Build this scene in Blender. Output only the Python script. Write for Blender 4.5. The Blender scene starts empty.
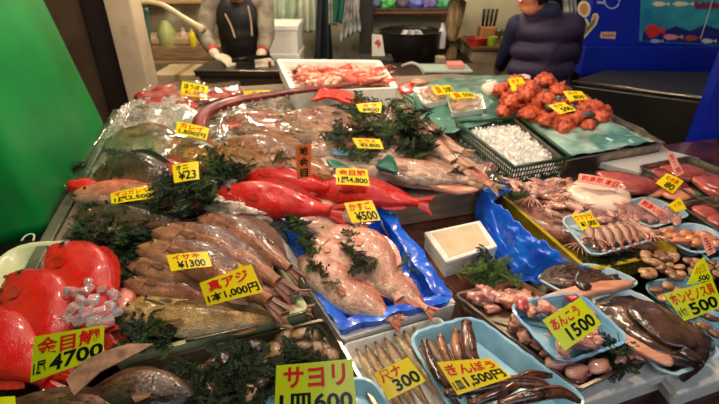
import bpy, math, random
from mathutils import Vector, Matrix, noise
random.seed(7)
sc = bpy.context.scene
COL = sc.collection
# ------------------------------------------------------------------ camera
F = 450.0; CX = 359.5; CY = 202.0; TH = math.radians(28.8); CH = 1.65
cd = bpy.data.cameras.new('camera'); cam = bpy.data.objects.new('camera', cd); COL.objects.link(cam)
cam.location = (0, 0, CH); cam.rotation_euler = (math.pi/2 - TH, 0, 0)
cd.sensor_width = 36; cd.lens = 36*F/719; cd.clip_start = 0.02
cd.dof.use_dof = True; cd.dof.focus_distance = 1.25; cd.dof.aperture_fstop = 3.2
sc.camera = cam
C0 = Vector((0, 0, CH))
SL = 0.11
def ray(x, y):
    a = (x-CX)/F; b = -(y-CY)/F
    return Vector((a, math.cos(TH)+b*math.sin(TH), -math.sin(TH)+b*math.cos(TH)))
def S(x, y, h=0.0):
    """point of the sloping stall plane, raised by h, seen at pixel x, y"""
    d = ray(x, y); t = (CH-.665-h)/(SL*d.y-d.z)
    return C0 + d*t
def SP(X, Y, h=0.0): return Vector((X, Y, .665+SL*Y+h))
def R(x, y, Y):
    d = ray(x, y); return C0 + d*(Y/d.y)
NP = Vector((0, -SL, 1)).normalized()
def hit(x, y, p0, n):
    d = ray(x, y); t = (p0-C0).dot(n)/d.dot(n); return C0+d*t
# ------------------------------------------------------------------ materials
MATS = {}
def nodes(name):
    m = bpy.data.materials.new(name); m.use_nodes = True
    nt = m.node_tree; return m, nt, nt.nodes['Principled BSDF']
def c4(c): return (c[0], c[1], c[2], 1)
def s2l(*c):
    return tuple(((v/255)/12.92 if v/255 <= .04045 else ((v/255+.055)/1.055)**2.4) for v in c)
def mat(name, c1, c2=None, scale=20, rough=.4, spec=.5, bump=0, bscale=60, metal=0, trans=0, coat=0, sss=0, stretch=None, det=4, lo=.35, hi=.65, alpha=1):
    if name in MATS: return MATS[name]
    m, nt, p = nodes(name); N = nt.nodes; L = nt.links
    p.inputs['Roughness'].default_value = rough; p.inputs['Metallic'].default_value = metal
    p.inputs['Specular IOR Level'].default_value = spec
    p.inputs['Transmission Weight'].default_value = trans
    p.inputs['Coat Weight'].default_value = coat; p.inputs['Coat Roughness'].default_value = .12
    if sss:
        p.inputs['Subsurface Weight'].default_value = sss; p.inputs['Subsurface Radius'].default_value = (.02, .008, .005); p.inputs['Subsurface Scale'].default_value = .4
    tc = N.new('ShaderNodeTexCoord'); mp = N.new('ShaderNodeMapping'); L.new(tc.outputs['Object'], mp.inputs[0])
    if stretch: mp.inputs['Scale'].default_value = stretch
    if c2 is not None:
        n = N.new('ShaderNodeTexNoise'); n.inputs['Scale'].default_value = scale; n.inputs['Detail'].default_value = det
        L.new(mp.outputs[0], n.inputs['Vector'])
        r = N.new('ShaderNodeValToRGB'); r.color_ramp.elements[0].position = lo; r.color_ramp.elements[1].position = hi
        r.color_ramp.elements[0].color = c4(c1); r.color_ramp.elements[1].color = c4(c2)
        L.new(n.outputs[0], r.inputs[0]); L.new(r.outputs[0], p.inputs['Base Color'])
    else: p.inputs['Base Color'].default_value = c4(c1)
    if bump:
        n = N.new('ShaderNodeTexNoise'); n.inputs['Scale'].default_value = bscale; n.inputs['Detail'].default_value = 3
        L.new(mp.outputs[0], n.inputs['Vector'])
        b = N.new('ShaderNodeBump'); b.inputs['Strength'].default_value = bump; b.inputs['Distance'].default_value = .004
        L.new(n.outputs[0], b.inputs['Height']); L.new(b.outputs[0], p.inputs['Normal']); 
    if alpha < 1: p.inputs['Alpha'].default_value = alpha
    MATS[name] = m; return m
def fishmat(name, belly, mid, back, spot=None, rough=.28, scales=140, stripe=None, mott=9, bump=.35, lo=.15, m2=.5, hi=.85, det=1.0):
    """belly-to-back colouring of the skin, mottled, with a scale bump"""
    if name in MATS: return MATS[name]
    m, nt, p = nodes(name); N = nt.nodes; L = nt.links
    p.inputs['Roughness'].default_value = rough; p.inputs['Coat Weight'].default_value = .25; p.inputs['Coat Roughness'].default_value = .1
    tc = N.new('ShaderNodeTexCoord'); sp = N.new('ShaderNodeSeparateXYZ'); L.new(tc.outputs['Generated'], sp.inputs[0])
    n = N.new('ShaderNodeTexNoise'); n.inputs['Scale'].default_value = mott; n.inputs['Detail'].default_value = 6; L.new(tc.outputs['Generated'], n.inputs['Vector'])
    ad = N.new('ShaderNodeMath'); ad.operation = 'MULTIPLY_ADD'; L.new(n.outputs[0], ad.inputs[0]); ad.inputs[1].default_value = .45; L.new(sp.outputs[1], ad.inputs[2])
    sb = N.new('ShaderNodeMath'); sb.operation = 'SUBTRACT'; L.new(ad.outputs[0], sb.inputs[0]); sb.inputs[1].default_value = .225
    r = N.new('ShaderNodeValToRGB'); e = r.color_ramp.elements
    e[0].position = lo; e[0].color = c4(belly); e[1].position = hi; e[1].color = c4(back); k = e.new(m2); k.color = c4(mid)
    L.new(sb.outputs[0], r.inputs[0]); out = r.outputs[0]
    if spot:
        n2 = N.new('ShaderNodeTexNoise'); n2.inputs['Scale'].default_value = mott*2.2; n2.inputs['Detail'].default_value = 5; L.new(tc.outputs['Generated'], n2.inputs['Vector'])
        r2 = N.new('ShaderNodeValToRGB'); r2.color_ramp.elements[0].position = .5; r2.color_ramp.elements[1].position = .62; L.new(n2.outputs[0], r2.inputs[0])
        mx = N.new('ShaderNodeMixRGB'); L.new(r2.outputs[0], mx.inputs[0]); L.new(out, mx.inputs[1]); mx.inputs[2].default_value = c4(spot); out = mx.outputs[0]
    if stripe:
        r3 = N.new('ShaderNodeValToRGB'); q = r3.color_ramp.elements; q[0].position = .44; q[0].color = (0,0,0,1); q[1].position = .56; q[1].color = (0,0,0,1); z = q.new(.5); z.color = (1,1,1,1)
        L.new(sb.outputs[0], r3.inputs[0])
        mx = N.new('ShaderNodeMixRGB'); L.new(r3.outputs[0], mx.inputs[0]); L.new(out, mx.inputs[1]); mx.inputs[2].default_value = c4(stripe); out = mx.outputs[0]
    v = N.new('ShaderNodeTexVoronoi'); v.inputs['Scale'].default_value = scales; L.new(tc.outputs['Object'], v.inputs['Vector'])
    rs = N.new('ShaderNodeMapRange'); rs.inputs[1].default_value = .15; rs.inputs[2].default_value = .6; rs.inputs[3].default_value = 1.0; rs.inputs[4].default_value = 1-.28*det; L.new(v.outputs[0], rs.inputs[0])
    n5 = N.new('ShaderNodeTexNoise'); n5.inputs['Scale'].default_value = 30; n5.inputs['Detail'].default_value = 7; L.new(tc.outputs['Object'], n5.inputs['Vector'])
    r5 = N.new('ShaderNodeMapRange'); r5.inputs[1].default_value = .3; r5.inputs[2].default_value = .7; r5.inputs[3].default_value = 1-.3*det; r5.inputs[4].default_value = 1+.25*det; L.new(n5.outputs[0], r5.inputs[0])
    mm = N.new('ShaderNodeMath'); mm.operation = 'MULTIPLY'; L.new(rs.outputs[0], mm.inputs[0]); L.new(r5.outputs[0], mm.inputs[1])
    mq = N.new('ShaderNodeMixRGB'); mq.blend_type = 'MULTIPLY'; mq.inputs[0].default_value = 1; L.new(out, mq.inputs[1]); L.new(mm.outputs[0], mq.inputs[2]); L.new(mq.outputs[0], p.inputs['Base Color'])
    n6 = N.new('ShaderNodeTexNoise'); n6.inputs['Scale'].default_value = 18; n6.inputs['Detail'].default_value = 5; L.new(tc.outputs['Object'], n6.inputs['Vector'])
    r6 = N.new('ShaderNodeMapRange'); r6.inputs[1].default_value = .35; r6.inputs[2].default_value = .65; r6.inputs[3].default_value = rough*.6; r6.inputs[4].default_value = rough+.3; L.new(n6.outputs[0], r6.inputs[0]); L.new(r6.outputs[0], p.inputs['Roughness'])
    n3 = N.new('ShaderNodeTexNoise'); n3.inputs['Scale'].default_value = 45; L.new(tc.outputs['Object'], n3.inputs['Vector'])
    a2 = N.new('ShaderNodeMath'); a2.operation = 'ADD'; L.new(v.outputs[0], a2.inputs[0]); L.new(n3.outputs[0], a2.inputs[1])
    b = N.new('ShaderNodeBump'); b.inputs['Strength'].default_value = bump; b.inputs['Distance'].default_value = .003
    L.new(a2.outputs[0], b.inputs['Height']); L.new(b.outputs[0], p.inputs['Normal'])
    MATS[name] = m; return m
def film_mat(name, tint, fac=.12, rough=.08):
    """clear plastic film: mostly see-through with glossy glints"""
    if name in MATS: return MATS[name]
    m = bpy.data.materials.new(name); m.use_nodes = True; nt = m.node_tree; N = nt.nodes; L = nt.links
    N.clear(); o = N.new('ShaderNodeOutputMaterial'); t = N.new('ShaderNodeBsdfTransparent'); t.inputs[0].default_value = c4(tint)
    g = N.new('ShaderNodeBsdfGlossy'); g.inputs['Roughness'].default_value = rough; g.inputs[0].default_value = (.9, .9, .9, 1)
    fr = N.new('ShaderNodeFresnel'); fr.inputs[0].default_value = 1.45
    a = N.new('ShaderNodeMath'); a.operation = 'ADD'; a.inputs[1].default_value = fac; a.operation = 'MULTIPLY_ADD'; a.inputs[1].default_value = .36; a.inputs[2].default_value = fac*.2; L.new(fr.outputs[0], a.inputs[0])
    mx = N.new('ShaderNodeMixShader'); L.new(a.outputs[0], mx.inputs[0]); L.new(t.outputs[0], mx.inputs[1]); L.new(g.outputs[0], mx.inputs[2])
    L.new(mx.outputs[0], o.inputs[0])
    tc = N.new('ShaderNodeTexCoord'); n = N.new('ShaderNodeTexNoise'); n.inputs['Scale'].default_value = 28; n.inputs['Detail'].default_value = 5; L.new(tc.outputs['Object'], n.inputs['Vector'])
    b = N.new('ShaderNodeBump'); b.inputs['Strength'].default_value = .5; b.inputs['Distance'].default_value = .01; L.new(n.outputs[0], b.inputs['Height'])
    L.new(b.outputs[0], g.inputs['Normal']); L.new(b.outputs[0], fr.inputs['Normal'])
    MATS[name] = m; return m
# ------------------------------------------------------------------ objects
def tag(o, label=None, cat=None, group=None, kind=None):
    if label: o['label'] = label
    if cat: o['category'] = cat
    if group: o['group'] = group
    if kind: o['kind'] = kind
    return o
def mk(name, vs, fs, m, parent=None, smooth=True, mtx=None):
    me = bpy.data.meshes.new(name); me.from_pydata([tuple(v) for v in vs], [], fs); me.update()
    me.materials.append(m)
    if smooth: me.polygons.foreach_set('use_smooth', [True]*len(me.polygons))
    o = bpy.data.objects.new(name, me); COL.objects.link(o)
    if parent: o.parent = parent
    if mtx is not None: o.matrix_world = mtx
    return o
def mkw(name, vs, fs, m, parent=None, smooth=True):
    """mesh given in world points; its origin goes to the centre of its base"""
    if parent is not None:
        inv = parent.matrix_world.inverted(); return mk(name, [inv @ Vector(v) for v in vs], fs, m, parent, smooth)
    xs = [v[0] for v in vs]; ys = [v[1] for v in vs]; zs = [v[2] for v in vs]
    c = Vector(((min(xs)+max(xs))/2, (min(ys)+max(ys))/2, min(zs)))
    return mk(name, [Vector(v)-c for v in vs], fs, m, None, smooth, Matrix.Translation(c))
def empty(name, mtx, label, cat, group=None):
    o = bpy.data.objects.new(name, None); COL.objects.link(o); o.empty_display_size = .05
    if isinstance(mtx, Vector): mtx = Matrix.Translation(mtx)
    o.matrix_world = mtx; return tag(o, label, cat, group)
def copy_tree(o, parent=None):
    c = o.copy(); COL.objects.link(c); c.parent = parent
    for ch in KIDS(o): copy_tree(ch, c)
    return c
def KIDS(o): return [x for x in bpy.data.objects if x.parent == o]
def solid(name, verts, faces, th, m, parent=None, bev=0, smooth=False):
    o = mkw(name, verts, faces, m, parent, smooth)
    md = o.modifiers.new('solid', 'SOLIDIFY'); md.thickness = th; md.offset = 0
    return o
def prism(name, top, depth, m, parent=None, bev=.004, direc=Vector((0, 0, -1))):
    """polygon of world points extruded down"""
    n = len(top); b = [Vector(p)+direc*depth for p in top]
    vs = [Vector(p) for p in top]+b
    fs = [list(range(n)), list(range(2*n-1, n-1, -1))]+[[i, i+n, (i+1) % n+n, (i+1) % n] for i in range(n)]
    o = mkw(name, vs, fs, m, parent, False)
    if bev: md = o.modifiers.new('bevel', 'BEVEL'); md.width = bev; md.segments = 2; md.limit_method = 'ANGLE'
    return o
def box(name, x0, x1, y0, y1, z0, z1, m, parent=None, bev=.004):
    return prism(name, [Vector((x0, y0, z1)), Vector((x1, y0, z1)), Vector((x1, y1, z1)), Vector((x0, y1, z1))], z1-z0, m, parent, bev)
def tube_mesh(pts, rad, seg=10, flat=1.0, caps=True, up=Vector((0, 0, 1))):
    """pts resampled by Catmull-Rom; rad list same length as pts"""
    P = [Vector(p) for p in pts]; n = len(P); out = []; rr = []
    if n > 2:
        for i in range(n-1):
            p0 = P[max(i-1, 0)]; p1 = P[i]; p2 = P[i+1]; p3 = P[min(i+2, n-1)]
            for k in range(5):
                t = k/5
                out.append(.5*((2*p1)+(p2-p0)*t+(2*p0-5*p1+4*p2-p3)*t*t+(-p0+3*p1-3*p2+p3)*t**3)); rr.append(rad[i]*(1-t)+rad[i+1]*t)
        out.append(P[-1]); rr.append(rad[-1])
    else: out = P; rr = list(rad)
    vs = []; fs = []; m = len(out)
    for i in range(m):
        t = (out[min(i+1, m-1)]-out[max(i-1, 0)]).normalized()
        a = t.cross(up)
        if a.length < 1e-3: a = t.cross(Vector((1, 0, 0)))
        a.normalize(); b = a.cross(t)
        for j in range(seg):
            an = 2*math.pi*j/seg; vs.append(out[i]+a*math.cos(an)*rr[i]+b*math.sin(an)*rr[i]*flat)
    for i in range(m-1):
        for j in range(seg): fs.append([i*seg+j, i*seg+(j+1) % seg, (i+1)*seg+(j+1) % seg, (i+1)*seg+j])
    if caps:
        fs.append(list(range(seg-1, -1, -1))); fs.append([(m-1)*seg+j for j in range(seg)])
    return vs, fs
def tube(name, pts, rad, m, parent=None, seg=10, flat=1.0):
    if not isinstance(rad, (list, tuple)): rad = [rad]*len(pts)
    vs, fs = tube_mesh(pts, rad, seg, flat); return mkw(name, vs, fs, m, parent)
def merge(parts):
    V = []; Fc = []
    for vs, fs in parts:
        k = len(V); V += list(vs); Fc += [[i+k for i in f] for f in fs]
    return V, Fc
def ico(sub=3):
    import bmesh
    bm = bmesh.new(); bmesh.ops.create_icosphere(bm, subdivisions=sub, radius=1)
    vs = [v.co.copy() for v in bm.verts]; fs = [[v.index for v in f.verts] for f in bm.faces]; bm.free(); return vs, fs
ICO = {k: ico(k) for k in (2, 3, 4)}
def blob_mesh(r, seed=0, amp=.15, freq=2.0, ridge=0, sub=3, flatb=True):
    vs, fs = ICO[sub]; o = []
    sh = Vector((seed*3.7, seed*1.3, seed*2.1))
    for v in vs:
        k = 1+amp*noise.noise(v*freq+sh)*1.6
        if ridge: k += ridge*abs(noise.noise(v*freq*2.6+sh))*1.8-ridge*.4
        q = Vector((v.x*r[0], v.y*r[1], v.z*r[2]))*k
        if flatb and q.z < -r[2]*.55: q.z = -r[2]*.55
        o.append(q)
    return o, fs
def frame_px(a, b, h=0, roll=0, lift=0):
    A = S(a[0], a[1], h); B = S(b[0], b[1], h); x = (B-A).normalized(); z = NP; y = z.cross(x).normalized(); z = x.cross(y)
    M = Matrix(((x.x, y.x, z.x, 0), (x.y, y.y, z.y, 0), (x.z, y.z, z.z, 0), (0, 0, 0, 1)))
    if roll:
        s = 1 if (Matrix.Rotation(.1, 3, x) @ z).y < z.y else -1
        M = (Matrix.Rotation(s*math.radians(roll), 4, x)) @ M
    c = (A+B)/2 + Vector((0, 0, lift)); return Matrix.Translation(c) @ M, (B-A).length
def blob(name, label, cat, px, py, h, r, m, yaw=0, seed=None, amp=.15, freq=2, ridge=0, group=None, parent=None, sub=3, tilt=0):
    seed = random.random()*50 if seed is None else seed
    vs, fs = blob_mesh(r, seed, amp, freq, ridge, sub)
    p = S(px, py, h)
    M = Matrix.Translation(p) @ Matrix.Rotation(math.radians(yaw), 4, 'Z') @ Matrix.Rotation(math.radians(tilt), 4, 'X')
    o = mk(name, vs, fs, m, None, True, M)
    if parent: o.parent = parent; o.matrix_parent_inverse = parent.matrix_world.inverted()
    else: tag(o, label, cat, group)
    return o
# ---- fish
PROF = {
 'bream': [(0,.005,.005),(.02,.03,.03),(.07,.085,.065),(.14,.14,.1),(.24,.19,.135),(.36,.205,.16),(.5,.185,.15),(.64,.125,.105),(.75,.065,.06),(.82,.042,.042),(.86,.045,.045)],
 'long': [(0,.006,.006),(.02,.022,.022),(.08,.05,.045),(.16,.075,.07),(.28,.095,.09),(.42,.1,.095),(.58,.085,.08),(.72,.055,.052),(.82,.03,.03),(.87,.03,.03)],
 'grouper': [(0,.01,.03),(.02,.05,.06),(.08,.095,.09),(.16,.135,.115),(.26,.165,.135),(.38,.17,.145),(.52,.145,.125),(.66,.1,.09),(.78,.06,.055),(.86,.048,.048)],
}
def prof(kind, t):
    P = PROF[kind]
    if t <= 0: return P[0][1], P[0][2]
    for i in range(len(P)-1):
        if P[i][0] <= t <= P[i+1][0]:
            u = (t-P[i][0])/(P[i+1][0]-P[i][0]); p0 = P[max(i-1,0)]; p1 = P[i]; p2 = P[i+1]; p3 = P[min(i+2,len(P)-1)]
            f = lambda k: .5*((2*p1[k])+(p2[k]-p0[k])*u+(2*p0[k]-5*p1[k]+4*p2[k]-p3[k])*u*u+(-p0[k]+3*p1[k]-3*p2[k]+p3[k])*u**3)
            return max(f(1),.003), max(f(2),.003)
    return P[-1][1], P[-1][2]
EYE_B = None
def fish(name, label, head, tail, h, kind, skin, fin, hs=1.0, thick=.55, back=1, roll=0, bend=0, group=None, eye=.022, lift=0, cat='fish', iris=None, mouth=True, fins=True, gill=None, open_m=0, tailfin=True, pec=None, eye_t=.125):
    M, L = frame_px(head, tail, h, roll, lift)
    zm = (.205+.16 if kind == 'bream' else .315 if kind == 'grouper' else .195)/2*hs*thick*L*.95+(.12*L*hs*math.sin(math.radians(roll)) if kind != 'long' else .06*L*math.sin(math.radians(roll)))
    M, L = frame_px(head, tail, h+zm, roll, lift); M = Matrix.Translation((0, 0, -zm+.06*L*hs*math.sin(math.radians(roll)))) @ M
    root = empty(name, M, label, cat, group)
    def bd(x, y, z):      # gentle curve along the body
        u = x/L-.5; return Vector((x-L/2, (y*back+bend*L*(1-4*u*u)), z))
    n = 30; sg = 18; vs = []; fs = []
    def dims(t):
        u, d = prof(kind, t); u *= L*hs; d *= L*hs
        w = (u+d)/2*thick
        if t < .2: u2, d2 = prof(kind, .2); w = (u2+d2)/2*L*hs*thick*(max(t, .0005)/.2)**.42
        return u, d, max(w, .002)
    wmax = max(dims(i/20)[2] for i in range(18))
    def zc(t): return wmax*.45+dims(t)[2]*.45
    for i in range(n+1):
        t = .86*(i/n)**1.15; u, d, w = dims(t); gl = 1+.05*math.exp(-((t-.245)/.015)**2) if True else 1
        for j in range(sg):
            a = 2*math.pi*j/sg; cy = (u-d)/2; hh = (u+d)/2
            y = cy+hh*math.cos(a); z = zc(t)+w*gl*math.sin(a)*(abs(math.sin(a))**-.15 if abs(math.sin(a)) > .05 else 1)
            z = max(z, 0.0) if z < 0 else z
            q_ = bd(t*L, y, z); w_ = noise.noise_vector(Vector((t*7+L*50, math.cos(a)*1.3, math.sin(a)*1.3)))*L*.010; vs.append(q_+Vector((w_.x*.5, w_.y, w_.z if z > .004 else 0)))
    for i in range(n):
        for j in range(sg):
            q = [i*sg+j, i*sg+(j+1) % sg, (i+1)*sg+(j+1) % sg, (i+1)*sg+j]
            fs.append(q if back > 0 else q[::-1])
    fs.append(list(range(sg))); fs.append([n*sg+j for j in range(sg-1, -1, -1)])
    mk('body', vs, fs, skin, root)
    def surf(t, fy):      # point on the upper flank
        u, d, w = dims(t); cy = (u-d)/2; hh = (u+d)/2
        return bd(t*L, cy+hh*fy, zc(t)+w*max(0, 1-abs(fy)**2.2)**.5)
    # eye
    if eye:
        er = eye*L; e = surf(eye_t, .32); vs2, f2 = ICO[2]
        ey = mk('eye', [Vector((v.x*er, v.y*er, v.z*er*.38))+e for v in vs2], f2, iris or M_EYE, root)
        mk('pupil', [Vector((v.x*er*.62, v.y*er*.62, v.z*er*.3))+e+Vector((0, 0, er*.17)) for v in vs2], f2, M_BLACK, ey)
    if mouth:
        a = [surf(t, f) for t, f in ((.004, -.1), (.03, -.3), (.06, -.42))]
        vs3, f3 = tube_mesh(a, [L*.006+open_m, L*.008+open_m, L*.003], 6); mk('mouth', vs3, f3, M_MOUTH, root)
    g = [surf(.235+.028*(1-(k/4)**2)*1.0, k/5) for k in (-4, -2.6, -1.2, 0, 1.2, 2.4, 3.2)]
    vs3, f3 = tube_mesh(g, [L*.002, L*.0045, L*.006, L*.006, L*.006, L*.004, L*.002], 6, .6); mk('gill_cover', vs3, f3, gill or fin, root)
    def sheet(nm, pts, par=root, th=.0012):
        m_ = len(pts); top = [p+Vector((0, 0, th)) for p in pts]; bot = [p-Vector((0, 0, th)) for p in pts]
        f4 = [list(range(m_)), list(range(2*m_-1, m_-1, -1))]+[[i, i+m_, (i+1) % m_+m_, (i+1) % m_] for i in range(m_)]
        return mk(nm, top+bot, f4, fin, par, False)
    def strip(nm, base, tip, th=.0012, mm=None):
        k = len(base); V = [p+Vector((0,0,th)) for p in base]+[p+Vector((0,0,th*.4)) for p in tip]+[p-Vector((0,0,th)) for p in base]+[p-Vector((0,0,th*.4)) for p in tip]
        Q = []
        for i in range(k-1):
            Q += [[i, i+1, k+i+1, k+i], [2*k+i+1, 2*k+i, 3*k+i, 3*k+i+1], [k+i, k+i+1, 3*k+i+1, 3*k+i]]
        return mk(nm, V, Q, mm or fin, root, False)
    z0 = lambda t: zc(t)
    if tailfin:
        tl = .14*L; u, d, w = dims(.85); k = 9; base = []; tip = []
        for i in range(k):
            f = -1+2*i/(k-1); base.append(bd(.845*L, (u-d)/2+f*(u+d)/2, z0(.85)))
            ex = .62+.38*abs(f)**1.3; tip.append(bd(.845*L+tl*ex, f*.105*L*hs**.5*(1.0 if kind != 'long' else .45), z0(.85)*.6+.004*math.sin(i*2.2)))
        strip('tail_fin', base, tip)
    if fins:
        base = []; tip = []
        for i in range(17):
            t = .27+.5*i/16; u, d, w = dims(t); s = math.sin(math.pi*min(1, (i+1.5)/17))**.6*(.88+.12*(i % 2))
            base.append(bd(t*L, u*.93, z0(t))); tip.append(bd(t*L+.02*L, u+(.034 if kind == 'bream' else .045)*L*s*hs, z0(t)+.004))
        strip('dorsal_fin', base, tip)
        base = []; tip = []
        for i in range(8):
            t = .58+.17*i/7; u, d, w = dims(t); s = math.sin(math.pi*(i+1)/9)**.6
            base.append(bd(t*L, -d*.93, z0(t))); tip.append(bd(t*L+.03*L, -d-.032*L*s*hs, z0(t)))
        strip('anal_fin', base, tip)
        a = surf(.27, -.15); k = 6; base = []; tip = []
        for i in range(k):
            f = i/(k-1)-.5; p = surf(.265, -.22+.12*f); base.append(p+Vector((0, 0, .0015)))
            tip.append(surf(.27+.11*(1-abs(f)*.6), -.22+.42*f)+Vector((0, 0, .003)))
        strip('pectoral_fin', base, tip, .0012, pec or fin)
    return root
# ---- trays
def rquad(q, rad, n=5):
    """rounded outline of a quad of points (TL, TR, BR, BL)"""
    out = []
    for i in range(4):
        p = q[i]; a = (q[i-1]-p); b = (q[(i+1) % 4]-p); ra = min(rad, a.length*.45, b.length*.45)
        A = p+a.normalized()*ra; B = p+b.normalized()*ra
        for k in range(n+1):
            t = k/n; out.append(A*(1-t)**2+p*2*t*(1-t)+B*t*t)
    # even out long edges
    res = []
    for i in range(len(out)):
        a = out[i]; b = out[(i+1) % len(out)]; res.append(a)
        m = int((b-a).length/.02)
        for k in range(1, m): res.append(a.lerp(b, k/m))
    return res
def shrink(loop, d):
    c = sum(loop, Vector())/len(loop); o = []
    for i, p in enumerate(loop):
        e = (loop[(i+1) % len(loop)]-loop[i-1]); nrm = Vector((-e.y, e.x, 0))
        if nrm.length < 1e-7: nrm = c-p
        nrm.normalize()
        if nrm.dot(c-p) < 0: nrm = -nrm
        o.append(p+nrm*d)
    return o
def tray(name, label, cat, q, h, depth, m, rad=.03, wall=.004, taper=.02, lip=0, wave=0, wk=60, group=None, noise_amp=0, parent=None):
    Q = [S(x, y, h) for x, y in q]; rim = rquad(Q, rad)
    dn = Vector((0, 0, -1)); s = 0; L = []
    for i, p in enumerate(rim):
        s += (p-rim[i-1]).length; L.append(s)
    def off(loop, d, dz, w=0):
        o = shrink(loop, d); return [p+Vector((0, 0, dz))+Vector((0, 0, w*math.sin(L[i]*wk*2*math.pi/6))) for i, p in enumerate(o)]
    loops = [off(rim, taper+wall*.3, -depth), off(rim, taper*.15, -.006, wave*.6)]
    if lip: loops += [off(rim, -lip, -.004, wave), off(rim, -lip*1.0, 0, wave)]
    else: loops += [off(rim, 0, 0, wave)]
    loops += [off(rim, wall, 0, wave), off(rim, wall*1.4+taper*.15, -.008, wave*.6), off(rim, taper*.9+wall, -depth+wall), off(rim, taper+wall+.03, -depth+wall)]
    k = len(rim); vs = [p for l in loops for p in l]; fs = []
    if noise_amp:
        vs = [v+noise.noise_vector(v*22)*noise_amp for v in vs]
    for a in range(len(loops)-1):
        for i in range(k): fs.append([a*k+i, a*k+(i+1) % k, (a+1)*k+(i+1) % k, (a+1)*k+i])
    cb = sum(loops[0], Vector())/k; ct = sum(loops[-1], Vector())/k; vs += [cb, ct]
    for i in range(k):
        fs.append([(i+1) % k, i, len(vs)-2]); b = (len(loops)-1)*k; fs.append([b+i, b+(i+1) % k, len(vs)-1])
    o = mkw(name, vs, fs, m, parent)
    if not parent: tag(o, label, cat, group)
    md = o.modifiers.new('edge', 'EDGE_SPLIT'); md.split_angle = math.radians(50)
    return o
def sheet_px(name, label, cat, rows, m, th=.0012, amp=.006, freq=14, sub=8, group=None, kind=None):
    """rows: list of lists of (px,py,h): a draped sheet through those points"""
    nr = len(rows); ncl = len(rows[0]); W = [[S(*p) for p in r] for r in rows]; vs = []; fs = []
    nu = (nr-1)*sub; nv = (ncl-1)*sub
    for i in range(nu+1):
        a = min(i//sub, nr-2); u = i/sub-a
        for j in range(nv+1):
            b = min(j//sub, ncl-2); v = j/sub-b
            p = (W[a][b]*(1-v)+W[a][b+1]*v)*(1-u)+(W[a+1][b]*(1-v)+W[a+1][b+1]*v)*u
            vs.append(p+Vector((0, 0, amp*noise.noise(p*freq)*2+amp*.6*noise.noise(p*freq*3.1))))
    for i in range(nu):
        for j in range(nv): k = i*(nv+1)+j; fs.append([k, k+1, k+nv+2, k+nv+1])
    o = solid(name, vs, fs, th, m, None, 0, True); tag(o, label, cat, group, kind); return o
# ---- lettering
def text_mesh(s, bold=.02, shear=.0, font=None):
    cu = bpy.data.curves.new('lettering', 'FONT'); cu.body = s; cu.offset = bold; cu.resolution_u = 3; cu.shear = shear
    o = bpy.data.objects.new('lettering', cu); COL.objects.link(o)
    dg = bpy.context.evaluated_depsgraph_get(); me = bpy.data.meshes.new_from_object(o.evaluated_get(dg))
    vs = [v.co.copy() for v in me.vertices]; fs = [list(p.vertices) for p in me.polygons]
    bpy.data.objects.remove(o); bpy.data.meshes.remove(me); bpy.data.curves.remove(cu)
    return vs, fs
def card(label, q, h, lines, m=None, tilt=50, cat='price card', group=None, name='price_card', th=.0012, nvec=None, yaw=0, p0=None, bottom=None):
    """q: TL,TR,BR,BL pixels; lines: (text, colour material, u0,u1,v0,v1) v from the top"""
    m = m or M_CARD
    if nvec is None:
        a = math.radians(tilt); yw = math.radians(yaw); nvec = Vector((math.sin(yw)*math.cos(a), -math.cos(yw)*math.cos(a), math.sin(a)))
    if p0 is None:
        bx = (q[2][0]+q[3][0])/2; by = (q[2][1]+q[3][1])/2; p0 = S(bx, by, h)
    W = [hit(x, y, p0, nvec) for x, y in q]
    root = empty(name, Matrix.Translation((W[2]+W[3])/2), label, cat, group)
    bw = (W[1]-W[0]).length
    curl = bw*.03
    def at(u, v, o):
        p = (W[0]*(1-u)+W[1]*u)*(1-v)+(W[3]*(1-u)+W[2]*u)*v
        return p+nvec*(o-curl*4*(u-.5)**2)
    nn = 8; vs = []; fs = []
    for o_ in (th, -th):
        for j in range(3):
            for i in range(nn+1): vs.append(at(i/nn, j/2, o_))
    k = nn+1
    for j in range(2):
        for i in range(nn):
            a = j*k+i; fs.append([a, a+1, a+k+1, a+k]); b = a+3*k; fs.append([b, b+k, b+k+1, b+1])
    ring = [i for i in range(k)]+[k+nn, 2*k+nn]+[2*k+i for i in range(nn-1, -1, -1)]+[k]
    for i in range(len(ring)): a = ring[i]; b = ring[(i+1) % len(ring)]; fs.append([a, a+3*k, b+3*k, b])
    mkw('card', vs, fs, m, root, True).modifiers.new('edge', 'EDGE_SPLIT')
    by_m = {}
    for (s, mm, u0, u1, v0, v1) in lines:
        tv, tf = text_mesh(s, .028)
        if not tv: continue
        x0 = min(v.x for v in tv); x1 = max(v.x for v in tv); y0 = min(v.y for v in tv); y1 = max(v.y for v in tv)
        out = []
        for v in tv:
            fx = (v.x-x0)/(x1-x0); fy = (v.y-y0)/(y1-y0)
            wob = .02*math.sin(fx*9+v0*7)
            out.append(at(u0+(u1-u0)*fx, v1-(v1-v0)*(fy+wob), th+.0008))
        by_m.setdefault(mm.name, [mm, []])[1].append((out, tf))
    for kx, (mm, ps) in by_m.items():
        V, Q = merge(ps); mkw('red_lettering' if 'red' in kx else 'black_lettering', V, Q, mm, root, False)
    return root
M_CARD = mat('card_yellow', s2l(248, 222, 0), s2l(240, 205, 0), 6, .35, coat=.3)
M_CARDG = mat('card_lime', s2l(215, 226, 0), s2l(200, 214, 10), 6, .35, coat=.3)
M_CARDO = mat('card_orange', s2l(238, 120, 50), s2l(225, 100, 40), 6, .5)
M_CARDP = mat('card_pink', s2l(240, 175, 150), s2l(230, 150, 125), 30, .5)
M_RED = mat('ink_red', s2l(215, 15, 10), rough=.4)
M_INK = mat('ink_black', s2l(8, 8, 6), rough=.3)
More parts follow.
